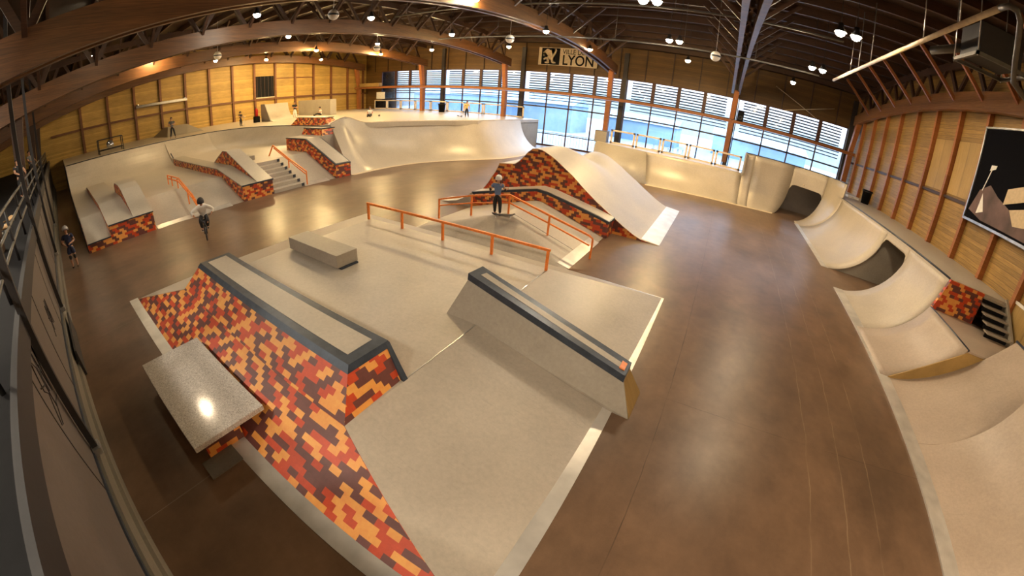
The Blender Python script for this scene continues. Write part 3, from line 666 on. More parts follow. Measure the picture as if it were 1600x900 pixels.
MB().hexa([(-24.95, 15.3, 2.28), (-22.4, 15.3, 2.28), (-22.4, 16.4, 2.28), (-24.95, 16.4, 2.28)], [(-24.7, 15.42, 2.68), (-22.6, 15.42, 2.68), (-22.6, 16.4, 2.68), (-24.7, 16.4, 2.68)]).build('brick_body', 'brick', p2)
MB().hexa([(-25.3, 14.35, 1.36), (-22.4, 14.35, 1.36), (-22.4, 16.4, 1.36), (-25.3, 16.4, 1.36)], [(-25.0, 15.28, 2.28), (-22.35, 15.28, 2.28), (-22.35, 16.4, 2.28), (-25.0, 16.4, 2.28)]).build('block_base', 'concrete', p2)
MB().box(-24.75, -22.55, 15.38, 16.45, 2.68, 2.74).build('steel_edge', 'dark_steel', p2)
# items on the platform
q1 = thing('mini_quarter_pipe', 'small concrete quarter pipe standing on the platform by the red extinguisher', 'quarter pipe', (-38, 21, ZF))
qq = qp(-36.6, ZF, -38.3, ZF + 1.68)
MB().prism_y([(-36.6, ZF)] + qq + [(-39.1, ZF + 1.68), (-39.1, ZF)], 19.4, 22.0).build('transition', 'concrete_far', q1)
MB().prism_y([(-37.2, ZF + .06), (-38.3, ZF + 1.72), (-39.15, ZF + 1.72), (-39.15, ZF)], 19.3, 19.4).build('side_board', 'concrete_grey', q1)
tag(MB().prism_x([(26.6, ZF), (27.4, ZF), (27.4, ZF + 1.7), (26.6, ZF + 1.7)], -43.8, -37.2).build('grey_screen', 'concrete_grey'), 'long plain grey panel wall behind the seated skater', 'panel')
w1 = thing('wedge_ramp', 'low grey wedge ramp against the far board wall behind the standing skater', 'skate ramp', (-42, 11.5, ZF))
MB().add([(-45.5, 9.6, ZF), (-40., 9.8, ZF), (-40., 13.4, ZF), (-45.5, 13.6, ZF), (-45.5, 10.9, ZF + .75), (-45.5, 13., ZF + .75), (-44.0, 10.9, ZF + .75), (-44.0, 13., ZF + .75)], [(0, 3, 2, 1), (4, 6, 7, 5), (0, 1, 6, 4), (1, 2, 7, 6), (2, 3, 5, 7), (3, 0, 4, 5)]).build('wedge_surface', 'concrete_grey', w1)
ex = thing('fire_extinguisher', 'red fire extinguisher on the platform beside the mini quarter pipe', 'fire extinguisher', (-39., 18.7, ZF))
MB().lathe([(0, ZF + .6), (.17, ZF + .6), (.17, ZF + 1.25), (.06, ZF + 1.4), (0, ZF + 1.42)], (-39., 18.7, 0)).build('cylinder_body', 'red', ex)
MB().box(-39.25, -38.75, 18.45, 18.95, ZF, ZF + .6).build('stand', 'black', ex)
MB().tube([(-39., 18.7, ZF + 1.4), (-38.9, 18.55, ZF + 1.5), (-38.85, 18.52, ZF + 1.1)], .025).build('hose', 'black', ex)
def bin_(x, y, z, lab, r=.32, h=.85):
    t = thing('bin', lab, 'bin', (x, y, z), 'black bins')
    MB().lathe([(0, z), (r * .8, z), (r, z + h * .95), (r + .04, z + h * .95), (r + .04, z + h), (r - .02, z + h), (r * .78, z + .05), (0, z + .05)], (x, y, 0), 18).build('bin_body', 'black', t)
    MB().tube([(x + (r + .05) * cos(a), y + (r + .05) * sin(a), z + h * .9) for a in [k * PI / 8 for k in range(17)]], .02, 6).build('rim', 'near_black', t)
bin_(-30.3, 37.2, ZF, 'black bin on the platform beside the brown column', .42, 1.0)
sg = thing('wall_screen', 'rolled white projection screen tube mounted on the far board wall', 'projection screen', (XL + .4, 10.9, 6))
MB().tube([(XL + .45, 8.35, 6.02), (XL + .45, 13.95, 6.02)], .14, 12).build('tube_case', 'white', sg)
for y in (8.6, 13.7): MB().box(XL, XL + .5, y - .06, y + .06, 6.1, 6.25).build('bracket', 'steel', sg)
gr = thing('window_grille', 'dark barred opening high in the far board wall', 'grille', (XL + .1, 23.8, 6.5))
MB().box(XL + .01, XL + .08, 22.5, 25.0, 5.25, 7.75).build('dark_recess', 'black', gr)
for k in range(5): MB().box(XL + .08, XL + .11, 22.75 + k * .5 - .02, 22.75 + k * .5 + .02, 5.25, 7.75).build('bar', 'dark_wood', gr)
MB().box(XL + .05, XL + .3, 22.5, 25.0, 5.15, 5.25).build('ledge', 'cream', gr)
bl = thing('floodlight_ball', 'glossy round lamp in a tubular cage on the left platform', 'lamp', (-37.4, 4.2, ZF))
MB().ball((-37.4, 4.2, ZF + .62), .33, 18).build('ball', 'mirror', bl)
mb = MB()
for x0, y0 in ((-37.9, 3.2), (-36.9, 3.2), (-37.9, 5.2), (-36.9, 5.2)): mb.tube([(x0, y0, ZF), (x0, y0, ZF + 1.1)], .035, 8)
for z in (ZF + .28, ZF + 1.1): mb.tube([(-37.9, 3.2, z), (-36.9, 3.2, z), (-36.9, 5.2, z), (-37.9, 5.2, z), (-37.9, 3.2, z)], .03, 8)
mb.build('cage', 'near_black', bl)
# platform railing panels
def panel_fence(name, x0, x1, n, y, z, h, lab, mats=('cream', 'glass')):
    t = thing(name, lab, 'railing', ((x0 + x1) / 2, y, z))
    st = (x1 - x0) / n
    for k in range(n):
        a = x0 + k * st + .05; b = x0 + (k + 1) * st - .05
        m_ = MB(); m_.box(a, a + .15, y - .05, y + .05, z, z + h); m_.box(b - .15, b, y - .05, y + .05, z, z + h); m_.box(a, b, y - .05, y + .05, z + h - .13, z + h); m_.box(a, b, y - .05, y + .05, z + .02, z + .16)
        f = m_.build('panel_frame', mats[0], t)
        g = MB().box(a + .15, b - .15, y - .008, y + .008, z + .16, z + h - .13).build('panel_infill', mats[1], f)
    return t
panel_fence('platform_railing', -44.2, -20.6, 9, 39.2, ZF, 1.25, 'cream framed railing panels along the platform in front of the windows')
tag(MB().box(-43.9, -42.2, 39.3, 39.36, 4.15, 5.1).build('white_board', 'white', None, .01), 'small white board hanging in the leftmost window', 'board')
tag(MB().box(-45.6, -41.6, 37.6, 38.2, 5.88, 6.35).build('plank_stack', 'ply'), 'pale plank lying on the long beam at the far corner', 'plank')

# ------------------------------------------------------------------ right bowl
BW = thing('bowl_quarter_pipe', 'long concrete quarter pipe wrapping the far and right sides of the floor', 'quarter pipe', (3, 28, 0))
RQ = 2.6
def arc_prof(h, n=14, r=RQ):
    """(outward distance, height) pairs"""
    th = math.acos(max(-1, 1 - h / r)) if h <= r else PI / 2
    p = [(r * sin(th * k / n), r - r * cos(th * k / n)) for k in range(n + 1)]
    if h > r: p.append((r + .05, h))
    return p
# right side, y from 29.3 down to 13, with the near opening 16.5..19.3
def wall_seg(y0, y1, h, m=8, x0=6.1, cut=None):
    pr = arc_prof(h)
    return [[(x0 + d, lerp(y0, y1, j / m), z) for d, z in pr] for j in range(m + 1)]
def thick_grid(rows, t, name, mat, parent):
    """curved sheet with real thickness (offset down/back)"""
    m_ = MB(); m = len(rows); n = len(rows[0])
    back = []
    for i in range(m):
        r = []
        for j in range(n):
            a = Vector(rows[min(i + 1, m - 1)][j]) - Vector(rows[max(i - 1, 0)][j]); b = Vector(rows[i][min(j + 1, n - 1)]) - Vector(rows[i][max(j - 1, 0)])
            nn = a.cross(b).normalized(); r.append(Vector(rows[i][j]) + nn * t)
        back.append(r)
    V = [p for r in rows for p in r] + [tuple(p) for r in back for p in r]; o = m * n
    F = []; 
    for i in range(m - 1):
        for j in range(n - 1):
            F.append((i * n + j, (i + 1) * n + j, (i + 1) * n + j + 1, i * n + j + 1)); F.append((o + i * n + j, o + i * n + j + 1, o + (i + 1) * n + j + 1, o + (i + 1) * n + j))
    ring = [(0, j) for j in range(n)] + [(i, n - 1) for i in range(1, m)] + [(m - 1, j) for j in range(n - 2, -1, -1)] + [(i, 0) for i in range(m - 2, 0, -1)]
    k = len(ring); idx = [i * n + j for i, j in ring]
    for q in range(k): F.append((idx[q], idx[(q + 1) % k], idx[(q + 1) % k] + o, idx[q] + o))
    m_.add(V, F, True)
    o_ = m_.build(name, mat, parent); return o_
def opening_rows(y0, y1, ya, yb, h, ztop, x0=6.1, rc=.28):
    """rows of the transition between y0 and y1 above/beside an opening ya..yb that reaches up to ztop with rounded upper corners"""
    pass
SGN = -1
def put(rows, name='transition', mat='concrete_far'):
    a = Vector(rows[1][0]) - Vector(rows[0][0]); b = Vector(rows[0][1]) - Vector(rows[0][0])
    nn = a.cross(b)
    return thick_grid(rows, -.06 if nn.z > 0 else .06, name, mat, BW)
put(wall_seg(13.0, 16.5, RQ, 6)); put(wall_seg(19.35, 28.0, RQ, 10))
# above the near opening: transition strip from ztop upward, rounded corners
def lintel(y0, y1, zt, h, x0=6.1, rc=.35, m=16):
    rows = []
    for j in range(m + 1):
        y = lerp(y0, y1, j / m); d = min(y - y0, y1 - y)
        zl = zt - (rc - math.sqrt(max(0, rc * rc - (rc - d) ** 2)) if d < rc else 0)
        t0 = math.acos(1 - zl / RQ); t1 = math.acos(1 - min(h, RQ) / RQ)
        rows.append([(x0 + RQ * sin(lerp(t0, t1, k / 6)), y, RQ - RQ * cos(lerp(t0, t1, k / 6))) for k in range(7)])
    return rows
put(lintel(16.5, 19.35, 2.22, RQ))
# corner: from the right side round to the far side, with the second opening in it
def corner_pt(s, d, z):
    """s 0..1 round the corner; d outward distance"""
    # base runs (6.1,28)->(6.1,29.3)->(4.6,29.6)
    P = [(6.1, 28.0, 1, 0), (6.12, 28.9, 1, .15), (6.15, 29.3, .74, .66), (5.35, 29.6, .56, .82), (4.55, 29.75, .42, .9), (3.4, 29.35, .12, 1), (2.6, 29.15, 0, 1)]
    t = s * (len(P) - 1); i = min(int(t), len(P) - 2); f = t - i
    a, b = P[i], P[i + 1]; v = [lerp(a[k], b[k], f) for k in range(4)]
    l = math.hypot(v[2], v[3]); ex = 1.
    return (v[0] + v[2] / l * d * ex, v[1] + v[3] / l * d * ex * .82, z)
def crow(s, zlo, h, n=14):
    t0 = math.acos(1 - zlo / RQ)
    pr = [(RQ * sin(lerp(t0, PI / 2, k / n)), RQ - RQ * cos(lerp(t0, PI / 2, k / n))) for k in range(n + 1)] + [(RQ + .04, (RQ + h) / 2), (RQ + .06, h)]
    return [corner_pt(s, d, z) for d, z in pr]
HX = 3.58
put([crow(s, 0, HX) for s in (0, 1/12, 1/6, .25, 1/3)])
put([crow(s, 0, HX) for s in (2/3, .75, 5/6, 11/12, 1.)])
rows = []
for j in range(17):
    s = lerp(1/3, 2/3, j / 16); d = min(j, 16 - j) / 16 * 2.3; rc = .35
    zl = 2.2 - (rc - math.sqrt(max(0, rc * rc - (rc - d) ** 2)) if d < rc else 0)
    rows.append(crow(s, zl, HX))
put(rows)
# far side of the bowl: base path and heights
far_b = [(4.6, 29.45), (2.3, 29.1), (-.5, 28.7), (-3.3, 28.2), (-4.7, 27.95)]
far_c = [(4.6, 31.6), (2.1, 31.35), (-.4, 31.1), (-2.9, 30.9), (-5.5, 30.7)]
def far_rows(bp, cp, h, m=5, ext=None):
    rows = []
    for i in range(len(bp) - 1):
        for k in range(m + (1 if i == len(bp) - 2 else 0)):
            f = k / m; bx, by = (lerp(bp[i][q], bp[i + 1][q], f) for q in (0, 1)); cx, cy = (lerp(cp[i][q], cp[i + 1][q], f) for q in (0, 1))
            t1 = math.acos(1 - h / RQ) if h < RQ else PI / 2; r = []
            for q in range(15):
                a = t1 * q / 14; u = sin(a) / sin(t1); r.append((lerp(bx, cx, u), lerp(by, cy, u), RQ - RQ * cos(a) if h <= RQ else RQ - RQ * cos(a)))
            if ext: r += [(cx, cy + .04, (ext + RQ) / 2), (cx, cy + .06, ext)]
            rows.append(r)
    return rows
put(far_rows([(2.6, 29.15), (1.9, 29.05)], [(2.6, 31.28), (1.85, 31.3)], RQ, 3, HX))
put(far_rows([(1.95, 29.05)] + far_b[2:], [(1.85, 31.3)] + far_c[2:], 2.0))
put([[(lerp(-4.7, -5.5, t), lerp(27.95, 30.7, t), 2. * t), (lerp(-9.2, -9.9, t), lerp(28.6, 31.6, t), 2. * t)] for t in (0, .5, 1)], 'left_bank', 'concrete')
MB().box(1.80, 1.9, 30.6, 31.6, 1.9, HX).build('extension_end', 'concrete_grey', BW)
# deck of the far side, right deck
def slab_poly(pts, z, t, name, mat, parent):
    n = len(pts); return MB().add([(x, y, z) for x, y in pts] + [(x, y, z - t) for x, y in pts], [tuple(range(n)), tuple(range(n, 2 * n))[::-1]] + [(i, (i + 1) % n, (i + 1) % n + n, i + n) for i in range(n)]).build(name, mat, parent)
slab_poly([(1.8, 31.3), (-.4, 31.1), (-2.9, 30.9), (-5.5, 30.7), (-9.9, 31.6), (-9.9, 33.1), (1.8, 33.1)], 2.02, .15, 'far_deck', 'concrete_far', BW)
slab_poly([(-11, 33.1), (1.8, 33.1), (1.8, 39.0), (-11.6, 39.)], .02, .02, 'back_floor', 'concrete_grey', BW)
MB().box(8.69, XR - .02, 13.0, 37.5, RQ - .12, RQ).build('right_deck', 'concrete', BW)
MB().tube([(8.70, 13.0, RQ + .01), (8.70, 28, RQ + .01)], .035).build('coping', 'dark_steel', BW)
MB().tube([corner_pt(s / 10, RQ + .06, HX) for s in range(11)] + [(1.85, 31.35, HX)], .03).build('extension_coping', 'dark_steel', BW)
MB().box(6.02, 6.42, 19.3, 28.4, -.0, .012).build('metal_strip', 'strip', BW)
MB().box(6.0, 6.42, 1.2, 16.5, .0, .034).build('metal_strip', 'strip', BW)
mb = MB(); mb.add([(4.5, 29.45, 0), (1.9, 28.8, 0), (-.5, 28.45, 0), (-3.3, 27.95, 0), (-4.7, 27.7, 0), (-4.7, 27.95, .03), (-3.3, 28.2, .03), (-.5, 28.7, .03), (1.95, 29.05, .03), (4.55, 29.75, .03)], [tuple(range(10))]); 
mb.build('metal_strip', 'cream', BW)
# passages behind the openings
sb = [(6.15, .0)] + [(6.1 + d + .05, z - .04) for d, z in arc_prof(2.42)[2:]] + [(10.6, 2.4), (10.6, 0)]
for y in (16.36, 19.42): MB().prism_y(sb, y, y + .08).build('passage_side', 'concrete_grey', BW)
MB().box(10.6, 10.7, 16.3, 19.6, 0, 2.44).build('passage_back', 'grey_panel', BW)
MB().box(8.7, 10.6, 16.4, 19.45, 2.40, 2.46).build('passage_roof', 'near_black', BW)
sb2 = [(29.8, .0)] + [(29.78 + d * .82 + .05, z - .04) for d, z in arc_prof(2.35)[2:]] + [(33.4, 2.3), (33.4, 0)]
MB().prism_x(sb2, 4.30, 4.38).build('passage_side', 'concrete_grey', BW)
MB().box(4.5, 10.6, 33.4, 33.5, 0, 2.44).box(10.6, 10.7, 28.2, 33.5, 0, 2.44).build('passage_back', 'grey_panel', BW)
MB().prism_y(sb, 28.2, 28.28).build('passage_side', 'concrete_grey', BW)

# trumpets and hooks: small brass lamp above far opening
tag(MB().ball((6.55, 31.2, 2.42), .055, 10).build('round_lamp', 'cream'), 'small round cream knob above the far opening in the bowl', 'knob')
# lower right deck and near banks
LQ = thing('low_quarter_pipe', 'lower quarter pipe section with dark coping below the small mosaic brick wall', 'quarter pipe', (8, 11.5, 0))
rows = [[(6.1 + d, lerp(10.1, 13.0, j / 5), z) for d, z in arc_prof(1.5)] for j in range(6)]
thick_grid(rows, -.05, 'transition', 'concrete_warm', LQ)
xq = 6.1 + arc_prof(1.5)[-1][0]
MB().box(xq - .02, XR - .02, 10.1, 13.0, 1.38, 1.5).build('deck', 'concrete_warm', LQ)
MB().tube([(xq, 10.1, 1.51), (xq, 13., 1.51)], .04).build('coping', 'dark_steel', LQ)
MB().prism_y([(6.3, 0), (xq, 1.45), (11.5, 1.42), (11.5, 0)], 10.06, 10.1).build('end_board', 'ply', LQ)
BWL = thing('brick_step', 'small mosaic brick wall between the lower and upper right decks', 'wall', (9.5, 13, 1.5))
MB().hexa([(xq - .02, 12.9, 1.5), (10.3, 12.9, 1.5), (10.3, 13.03, 1.5), (xq - .02, 13.03, 1.5)], [(8.72, 12.9, 2.6), (10.3, 12.9, 2.6), (10.3, 13.03, 2.6), (8.72, 13.03, 2.6)]).build('brick_body', 'brick', BWL)
S2 = thing('deck_steps', 'short dark open steps between the lower and upper right decks', 'stairs', (10.9, 13, 1.5))
for k in range(5):
    MB().box(10.32, 11.45, 12.9 - .26 * (4 - k), 13.0 - .26 * (4 - k) + .22, 1.5 + .2 * (k + 1) - .05, 1.5 + .2 * (k + 1)).build('tread', 'concrete_grey', S2)
    MB().box(10.34, 11.43, 13.05 - .26 * (4 - k), 13.08 - .26 * (4 - k) + .02, 1.5 + .2 * k, 1.5 + .2 * (k + 1) - .05).build('riser', 'black', S2)
MB().hexa([(11.45, 11.8, 1.5), (11.58, 11.8, 1.5), (11.58, 13.1, 1.5), (11.45, 13.1, 1.5)], [(11.45, 11.85, 1.75), (11.58, 11.85, 1.75), (11.58, 13.1, 2.7), (11.45, 13.1, 2.7)]).build('stringer', 'concrete_grey', S2)
NB = thing('near_bank', 'wide concrete roll-in bank at the lower right corner', 'skate ramp', (8.5, 7, 0))
def P2(x): return 2.25 * max(0, (x - 6.1) / 3.83) ** 1.8
xs = [6.1 + 3.83 * k / 16 for k in range(17)]
rows = [[(x, y, P2(x)) for x in xs] for y in (7.4, 8.3, 9.2, 10.06)]
MB().grid(rows, True, 0).build('bank_surface', 'concrete_warm', NB)
rows = [[(6.1 + d, y, z) for d, z in arc_prof(2.2)] for y in (-.9, 1, 3, 5, 7.4)]
MB().grid(rows, True, 0).build('near_transition', 'concrete_warm', NB)
MB().box(9.9, XR - .02, 7.4, 10.06, 2.13, 2.25).build('top_deck', 'concrete_warm', NB)
xe = 6.1 + arc_prof(2.2)[-1][0]
MB().box(xe, XR - .02, -.9, 7.38, 2.08, 2.2).build('top_deck', 'concrete_warm', NB)
MB().tube([(xe, -.9, 2.21), (xe, 7.38, 2.21)], .04).build('coping', 'dark_steel', NB)
MB().tube([(9.93, 7.4, 2.27), (9.93, 10.06, 2.27)], .04).build('coping', 'dark_steel', NB)
# fence and bits behind the bowl
panel_fence('bowl_railing', -8.95, 1.7, 5, 32.3, 2.02, 1.15, 'cream framed railing panels on the deck behind the bowl')
cab = thing('grey_cabinet', 'grey cabinet at the left end of the bowl railing', 'cabinet', (-9.7, 32.4, 2.02))
MB().box(-10.2, -9.2, 32.1, 32.9, 2.02, 2.95).build('cabinet_body', 'grey_panel', cab); MB().box(-10.2, -9.2, 32.08, 32.1, 2.02, 2.9).build('door', 'concrete_grey', cab)
br = tag(MB().tube([(-5.8 + .42 * k + .12 * cos(a * .5), 35 + .05 * sin(a), 2.6 + .42 * abs(sin(a))) for k in range(8) for a in [PI * q / 8 for q in range(9)]], .02, 6).build('bike_rack', 'steel'), 'looped metal bike rack outside the bowl railing', 'bike rack')
br.location.z -= .6
mb = MB(); mb.box(-5.9, -2.4, 34.9, 35.1, 0.02, 2.02)
tag(mb.build('parapet', 'white'), 'low pale wall under the looped bike rack', 'parapet')
bin_(11.0, 29.9, RQ, 'black bin on the upper right deck by the board wall', .36, .95)
pp = thing('paper_stack', 'white papers lying on the right deck beside the black bin', 'papers', (10.8, 31.3, RQ))
MB().box(10.0, 10.9, 31.0, 31.7, RQ, RQ + .12).build('sheet_pile', 'white', pp, .01); MB().box(10.3, 11.2, 31.9, 32.4, RQ, RQ + .06).build('loose_sheets', 'white', pp)
sp = thing('loudspeaker', 'black loudspeaker standing on the long beam in front of the windows', 'loudspeaker', (1.1, 38, 5.88))
MB().box(.82, 1.38, 37.75, 38.2, 5.88, 6.85).build('cabinet_body', 'black', sp, .02)
MB().lathe([(.0, .02), (.16, .0), (.2, -.02), (.2, .03)], (1.1, 37.74, 6.2), 16, 'Y').build('cone', 'near_black', sp)
ft = thing('door_hatch', 'orange wood hatch with a white frame on the right wall below the poster', 'hatch', (XR, 11.8, 1.5))
MB().box(XR - .12, XR - .05, 10.4, 13.0, 1.5, 2.75).build('hatch_panel', 'ply', ft)
MB().box(XR - .16, XR - .04, 12.95, 13.05, 1.5, 2.85).box(XR - .16, XR - .04, 10.4, 13.05, 2.75, 2.85).build('hatch_frame', 'white', ft)

# ------------------------------------------------------------------ banner with lion and lettering
def text_mesh(txt, size, mat, parent, loc, rot, bold=0., sx=1.):
    cu = bpy.data.curves.new('lettering', 'FONT'); cu.body = txt; cu.size = size; cu.extrude = .01; cu.offset = bold
    tmp = bpy.data.objects.new('tmp', cu); COL.objects.link(tmp)
    dg = bpy.context.evaluated_depsgraph_get(); me = bpy.data.meshes.new_from_object(tmp.evaluated_get(dg))
    bpy.data.objects.remove(tmp); bpy.data.curves.remove(cu)
    me.transform(Matrix.Diagonal((sx, 1, 1, 1)))
    me.name = 'lettering'; me.materials.clear(); me.materials.append(M[mat])
    o = bpy.data.objects.new('lettering', me); COL.objects.link(o)
    o.parent = parent; o.location = Vector(loc) - parent.location; o.rotation_euler = rot
    return o
bnx0, bnx1, bz0, bz1 = -19.75, -13.25, 8.72, 10.62
bn = thing('city_banner', 'cream city banner with a lion emblem and large black lettering above the windows', 'banner', (-16.5, 39.75, 9.6))
MB().box(bnx0, bnx1, 39.78, 39.84, bz0, bz1).build('board', 'cream', bn)
MB().box(-19.4, -17.35, 39.755, 39.78, bz0 + .06, bz1 - .06).build('emblem_field', 'black', bn)
def poly_plate(pts, x0, z0, s, y, t, name, mat, parent):
    bm = bmesh.new(); vs = [bm.verts.new((x0 + a * s, y, z0 + b * s)) for a, b in pts]; f = bm.faces.new(vs)
    bmesh.ops.triangulate(bm, faces=[f]); r = bmesh.ops.extrude_face_region(bm, geom=bm.faces[:])
    bmesh.ops.translate(bm, vec=(0, -t, 0), verts=[v for v in r['geom'] if isinstance(v, bmesh.types.BMVert)])
    bmesh.ops.recalc_face_normals(bm, faces=bm.faces); me = bpy.data.meshes.new(name); bm.to_mesh(me); bm.free()
    me.materials.append(M[mat]); o = bpy.data.objects.new(name, me); COL.objects.link(o); o.parent = parent; o.matrix_parent_inverse = Matrix.Translation(-parent.location); return o
lion = [(.10, .62), (.04, .70), (.10, .76), (.18, .74), (.20, .84), (.30, .93), (.42, .92), (.50, .86), (.58, .88), (.66, .78), (.64, .66), (.72, .60), (.76, .70), (.84, .84), (.80, .95), (.88, .97), (.94, .86), (.90, .70), (.84, .56), (.76, .48),
        (.78, .36), (.72, .26), (.80, .16), (.90, .14), (.92, .06), (.74, .05), (.62, .12), (.60, .24), (.52, .28), (.46, .18), (.50, .08), (.40, .03), (.22, .05), (.20, .12), (.34, .16), (.36, .26), (.26, .30), (.14, .24), (.10, .32), (.24, .42), (.38, .44), (.40, .52), (.28, .56), (.16, .48), (.06, .50), (.12, .56), (.26, .64), (.24, .70), (.14, .68)]
poly_plate(lion, -19.35, bz0 + .1, 1.75, 39.755, .02, 'lion_emblem', 'cream', bn)
text_mesh('VILLE DE', .72, 'black', bn, (-17.05, 39.76, 9.98), (PI / 2, 0, 0), 0, .86)
text_mesh('LYON', 1.5, 'black', bn, (-17.05, 39.76, 8.84), (PI / 2, 0, 0), .02, .86)

# ------------------------------------------------------------------ poster on the right wall
M['poster'] = simple('poster_black', (.004, .004, .006), .8, spec=.05)
ps = thing('wall_poster', 'large framed black poster of a skateboard scene on the right wall', 'poster', (XR, 15, 6.4))
MB().box(11.50, 11.60, 11.3, 17.9, 4.55, 8.35).build('print', 'poster', ps)
mb = MB(); mb.box(11.44, 11.62, 17.88, 17.97, 4.5, 8.4); mb.box(11.44, 11.62, 11.2, 17.97, 4.44, 4.54); mb.box(11.44, 11.62, 11.2, 17.97, 8.35, 8.43); mb.build('poster_frame', 'steel', ps)
def plate_yz(pts, name, mat, d=.012):
    n = len(pts); return MB().add([(11.5 - d, y, z) for y, z in pts] + [(11.5, y, z) for y, z in pts], [tuple(range(n)), tuple(range(n, 2 * n))] + [(i, (i + 1) % n, (i + 1) % n + n, i + n) for i in range(n)]).build(name, mat, ps)
M['pink'] = simple('poster_glow', (.12, .065, .055), .6, 0, .6, .7)
M['tan'] = simple('poster_tan', (.55, .42, .25), .5)
plate_yz([(17.75, 4.9), (16.6, 4.65), (11.4, 4.6), (11.4, 5.2), (14.6, 5.35), (15.9, 5.75), (16.6, 6.1), (17.3, 5.8)], 'printed_glow', 'pink', .006)
plate_yz([(15.4, 5.55), (15.35, 6.15), (12.6, 6.9), (12.5, 6.35)], 'printed_board', 'tan')
plate_yz([(14.4, 4.95), (14.9, 5.45), (13.0, 5.9), (12.7, 5.2)], 'printed_board', 'tan')
plate_yz([(17.1, 4.85), (16.6, 5.0), (17.0, 5.7)], 'printed_beam', 'white')
plate_yz([(17.15, 5.8), (17.1, 5.8), (16.78, 6.7), (16.83, 6.72)], 'printed_stand', 'white')
plate_yz([(16.95, 6.65), (16.55, 6.75), (16.5, 6.9), (16.9, 6.88)], 'printed_spotlight', 'white')

# ------------------------------------------------------------------ lamps, balls, ducts
lamp_lab = {}
def lamp(x, y, z, lab, warm=True, r=.17, grp='hall lamps hanging from the roof', mt=None, skirt=0.):
    t = thing('ceiling_lamp', lab, 'ceiling lamp', (x, y, z), grp)
    h = roof_z(y) - .4
    o = MB().lathe([(.0, .0), (r * .55, -.03), (r * .9, -.09), (r, -.17), (0, -.17)], (0, 0, 0), 16)
    b = MB(); b.lathe([(0, .30), (.09, .30), (.11, .16), (r + .03, .02), (r + .05, -.02 - skirt), (r + .03, -.02 - skirt), (r, .0), (.0, .0)], (0, 0, 0), 16); local_part(b, 'reflector_housing', 'near_black', t)
    c = MB(); c.lathe([(r, 0), (r * .95, -.06), (r * .75, -.12), (r * .4, -.155), (0, -.165)], (0, 0, 0), 16); local_part(c, 'lens', mt or ('lamp_warm' if warm else 'lamp_white'), t)
    d = MB(); d.tube([(0, 0, .28), (0, 0, h - z)], .012, 6); local_part(d, 'hanger', 'near_black', t)
    return t
lamp(-16.8, 2.54, 9, 'large hall lamp near the top left of the picture', False, .2, mt='lamp_dim')
lamp(-19., 9.2, 9, 'hall lamp left of the upper white ball', False)
lamp(-28.35, 2.7, 9, 'hall lamp below the lowest big arch at the left', False, .14, mt='lamp_dim')
lamp(-35.1, .2, 8.2, 'hall lamp at the far left edge above the railing', False, .14, mt='lamp_dim')
lamp(-17.16, 14.8, 9, 'hall lamp right of the upper white ball', False)
lamp(-25.67, 22.95, 9, 'hall lamp above the left ball between two arches', True)
lamp(-17.47, 22.1, 9, 'hall lamp in front of the third arch, left of the banner', False)
lamp(-10.55, 21.9, 9, 'single hall lamp above the city banner', False)
for (xa, xb, y, n1) in ((-3.45, -2.95, 14.74, 'pair at the top edge of the picture'), (-3.55, -3.02, 22., 'pair right of the banner'), (3.3, 3.85, 14.45, 'pair at the upper right'), (3.8, 4.35, 21.85, 'pair above the rightmost windows')):
    lamp(xa, y, 9, 'left lamp of the ' + n1, False); lamp(xb, y, 9, 'right lamp of the ' + n1, True)
# assumed grid lamps; unseen stand and right-edge lamps added to brighten the near side
M['lamp_strong'] = emis('lamp_strong', (1., .69, .30), 1250.)
M['lamp_near'] = emis('lamp_near', (1., .87, .68), 200.)
M['lamp_near_right'] = emis('lamp_near_right', (1., .78, .55), 400.)
for (x, y, m_) in ((-10.5, 14.7, 'lamp_yellow'), (-26., 15., 'lamp_yellow'), (-33., 7.5, 'lamp_yellow'), (-33., 22., 'lamp_strong'), (-40, 15., 'lamp_dim'), (-41, 28, 'lamp_strong'), (-41, 21, 'lamp_strong'), (-33, 30, 'lamp_strong'), (-26, 30, 'lamp_strong'), (-17.4, 29.5, 'lamp_strong'),
                (-10.5, 29.5, 'lamp_yellow'), (-3.3, 29.5, 'lamp_strong'), (4, 29.5, 'lamp_dim'), (-17., -4.6, 'lamp_near'), (-10.2, -4.6, 'lamp_near'), (-3.4, -4.6, 'lamp_near'), (3.4, -4.6, 'lamp_near_right'), (9.8, -4.6, 'lamp_near_right'), (9.8, .4, 'lamp_yellow')):
    lamp(x, y, 9.15 if y > 0 else 8.2, 'hall lamp of the regular roof grid' if y > 0 else 'lamp hanging above the spectator stand', True, mt=m_, skirt=.10 if y < 0 else 0., r=.36 if y < 0 else .17)
bll = ['white ball lamp between the two upper left lamps', 'white ball lamp in front of the far left boards', 'white ball lamp left of the city banner', 'white ball lamp in front of the boards above the windows', 'white ball lamp below the lamp over the platform']
for (x, y, z), lb, r in zip([(-15.64, 11.27, 8.5), (-30.88, 11.75, 8.5), (-12.95, 22.0, 8.5), (-1.09, 22.04, 8.5), (-24.83, 22.14, 8.5)], bll, (.25, .3, .27, .27, .27)):
    t = thing('ball_lamp', lb, 'ball lamp', (x, y, z), 'white ball lamps on long rods')
    c = MB(); c.ball((0, 0, 0), r, 20); local_part(c, 'globe', 'white', t)
    c = MB(); c.lathe([(r * 1.0, -.045), (r * 1.04, -.03), (r * 1.04, .03), (r * 1.0, .045)], (0, 0, 0), 20); local_part(c, 'band', 'dark_steel', t)
    c = MB(); c.tube([(0, 0, r * .9), (0, 0, roof_z(y) - .4 - z)], .012, 6); local_part(c, 'rod', 'steel', t)
dt = thing('air_duct', 'long pale pipe hanging across the upper right with a bend down', 'pipe', (5.42, 16, 9))
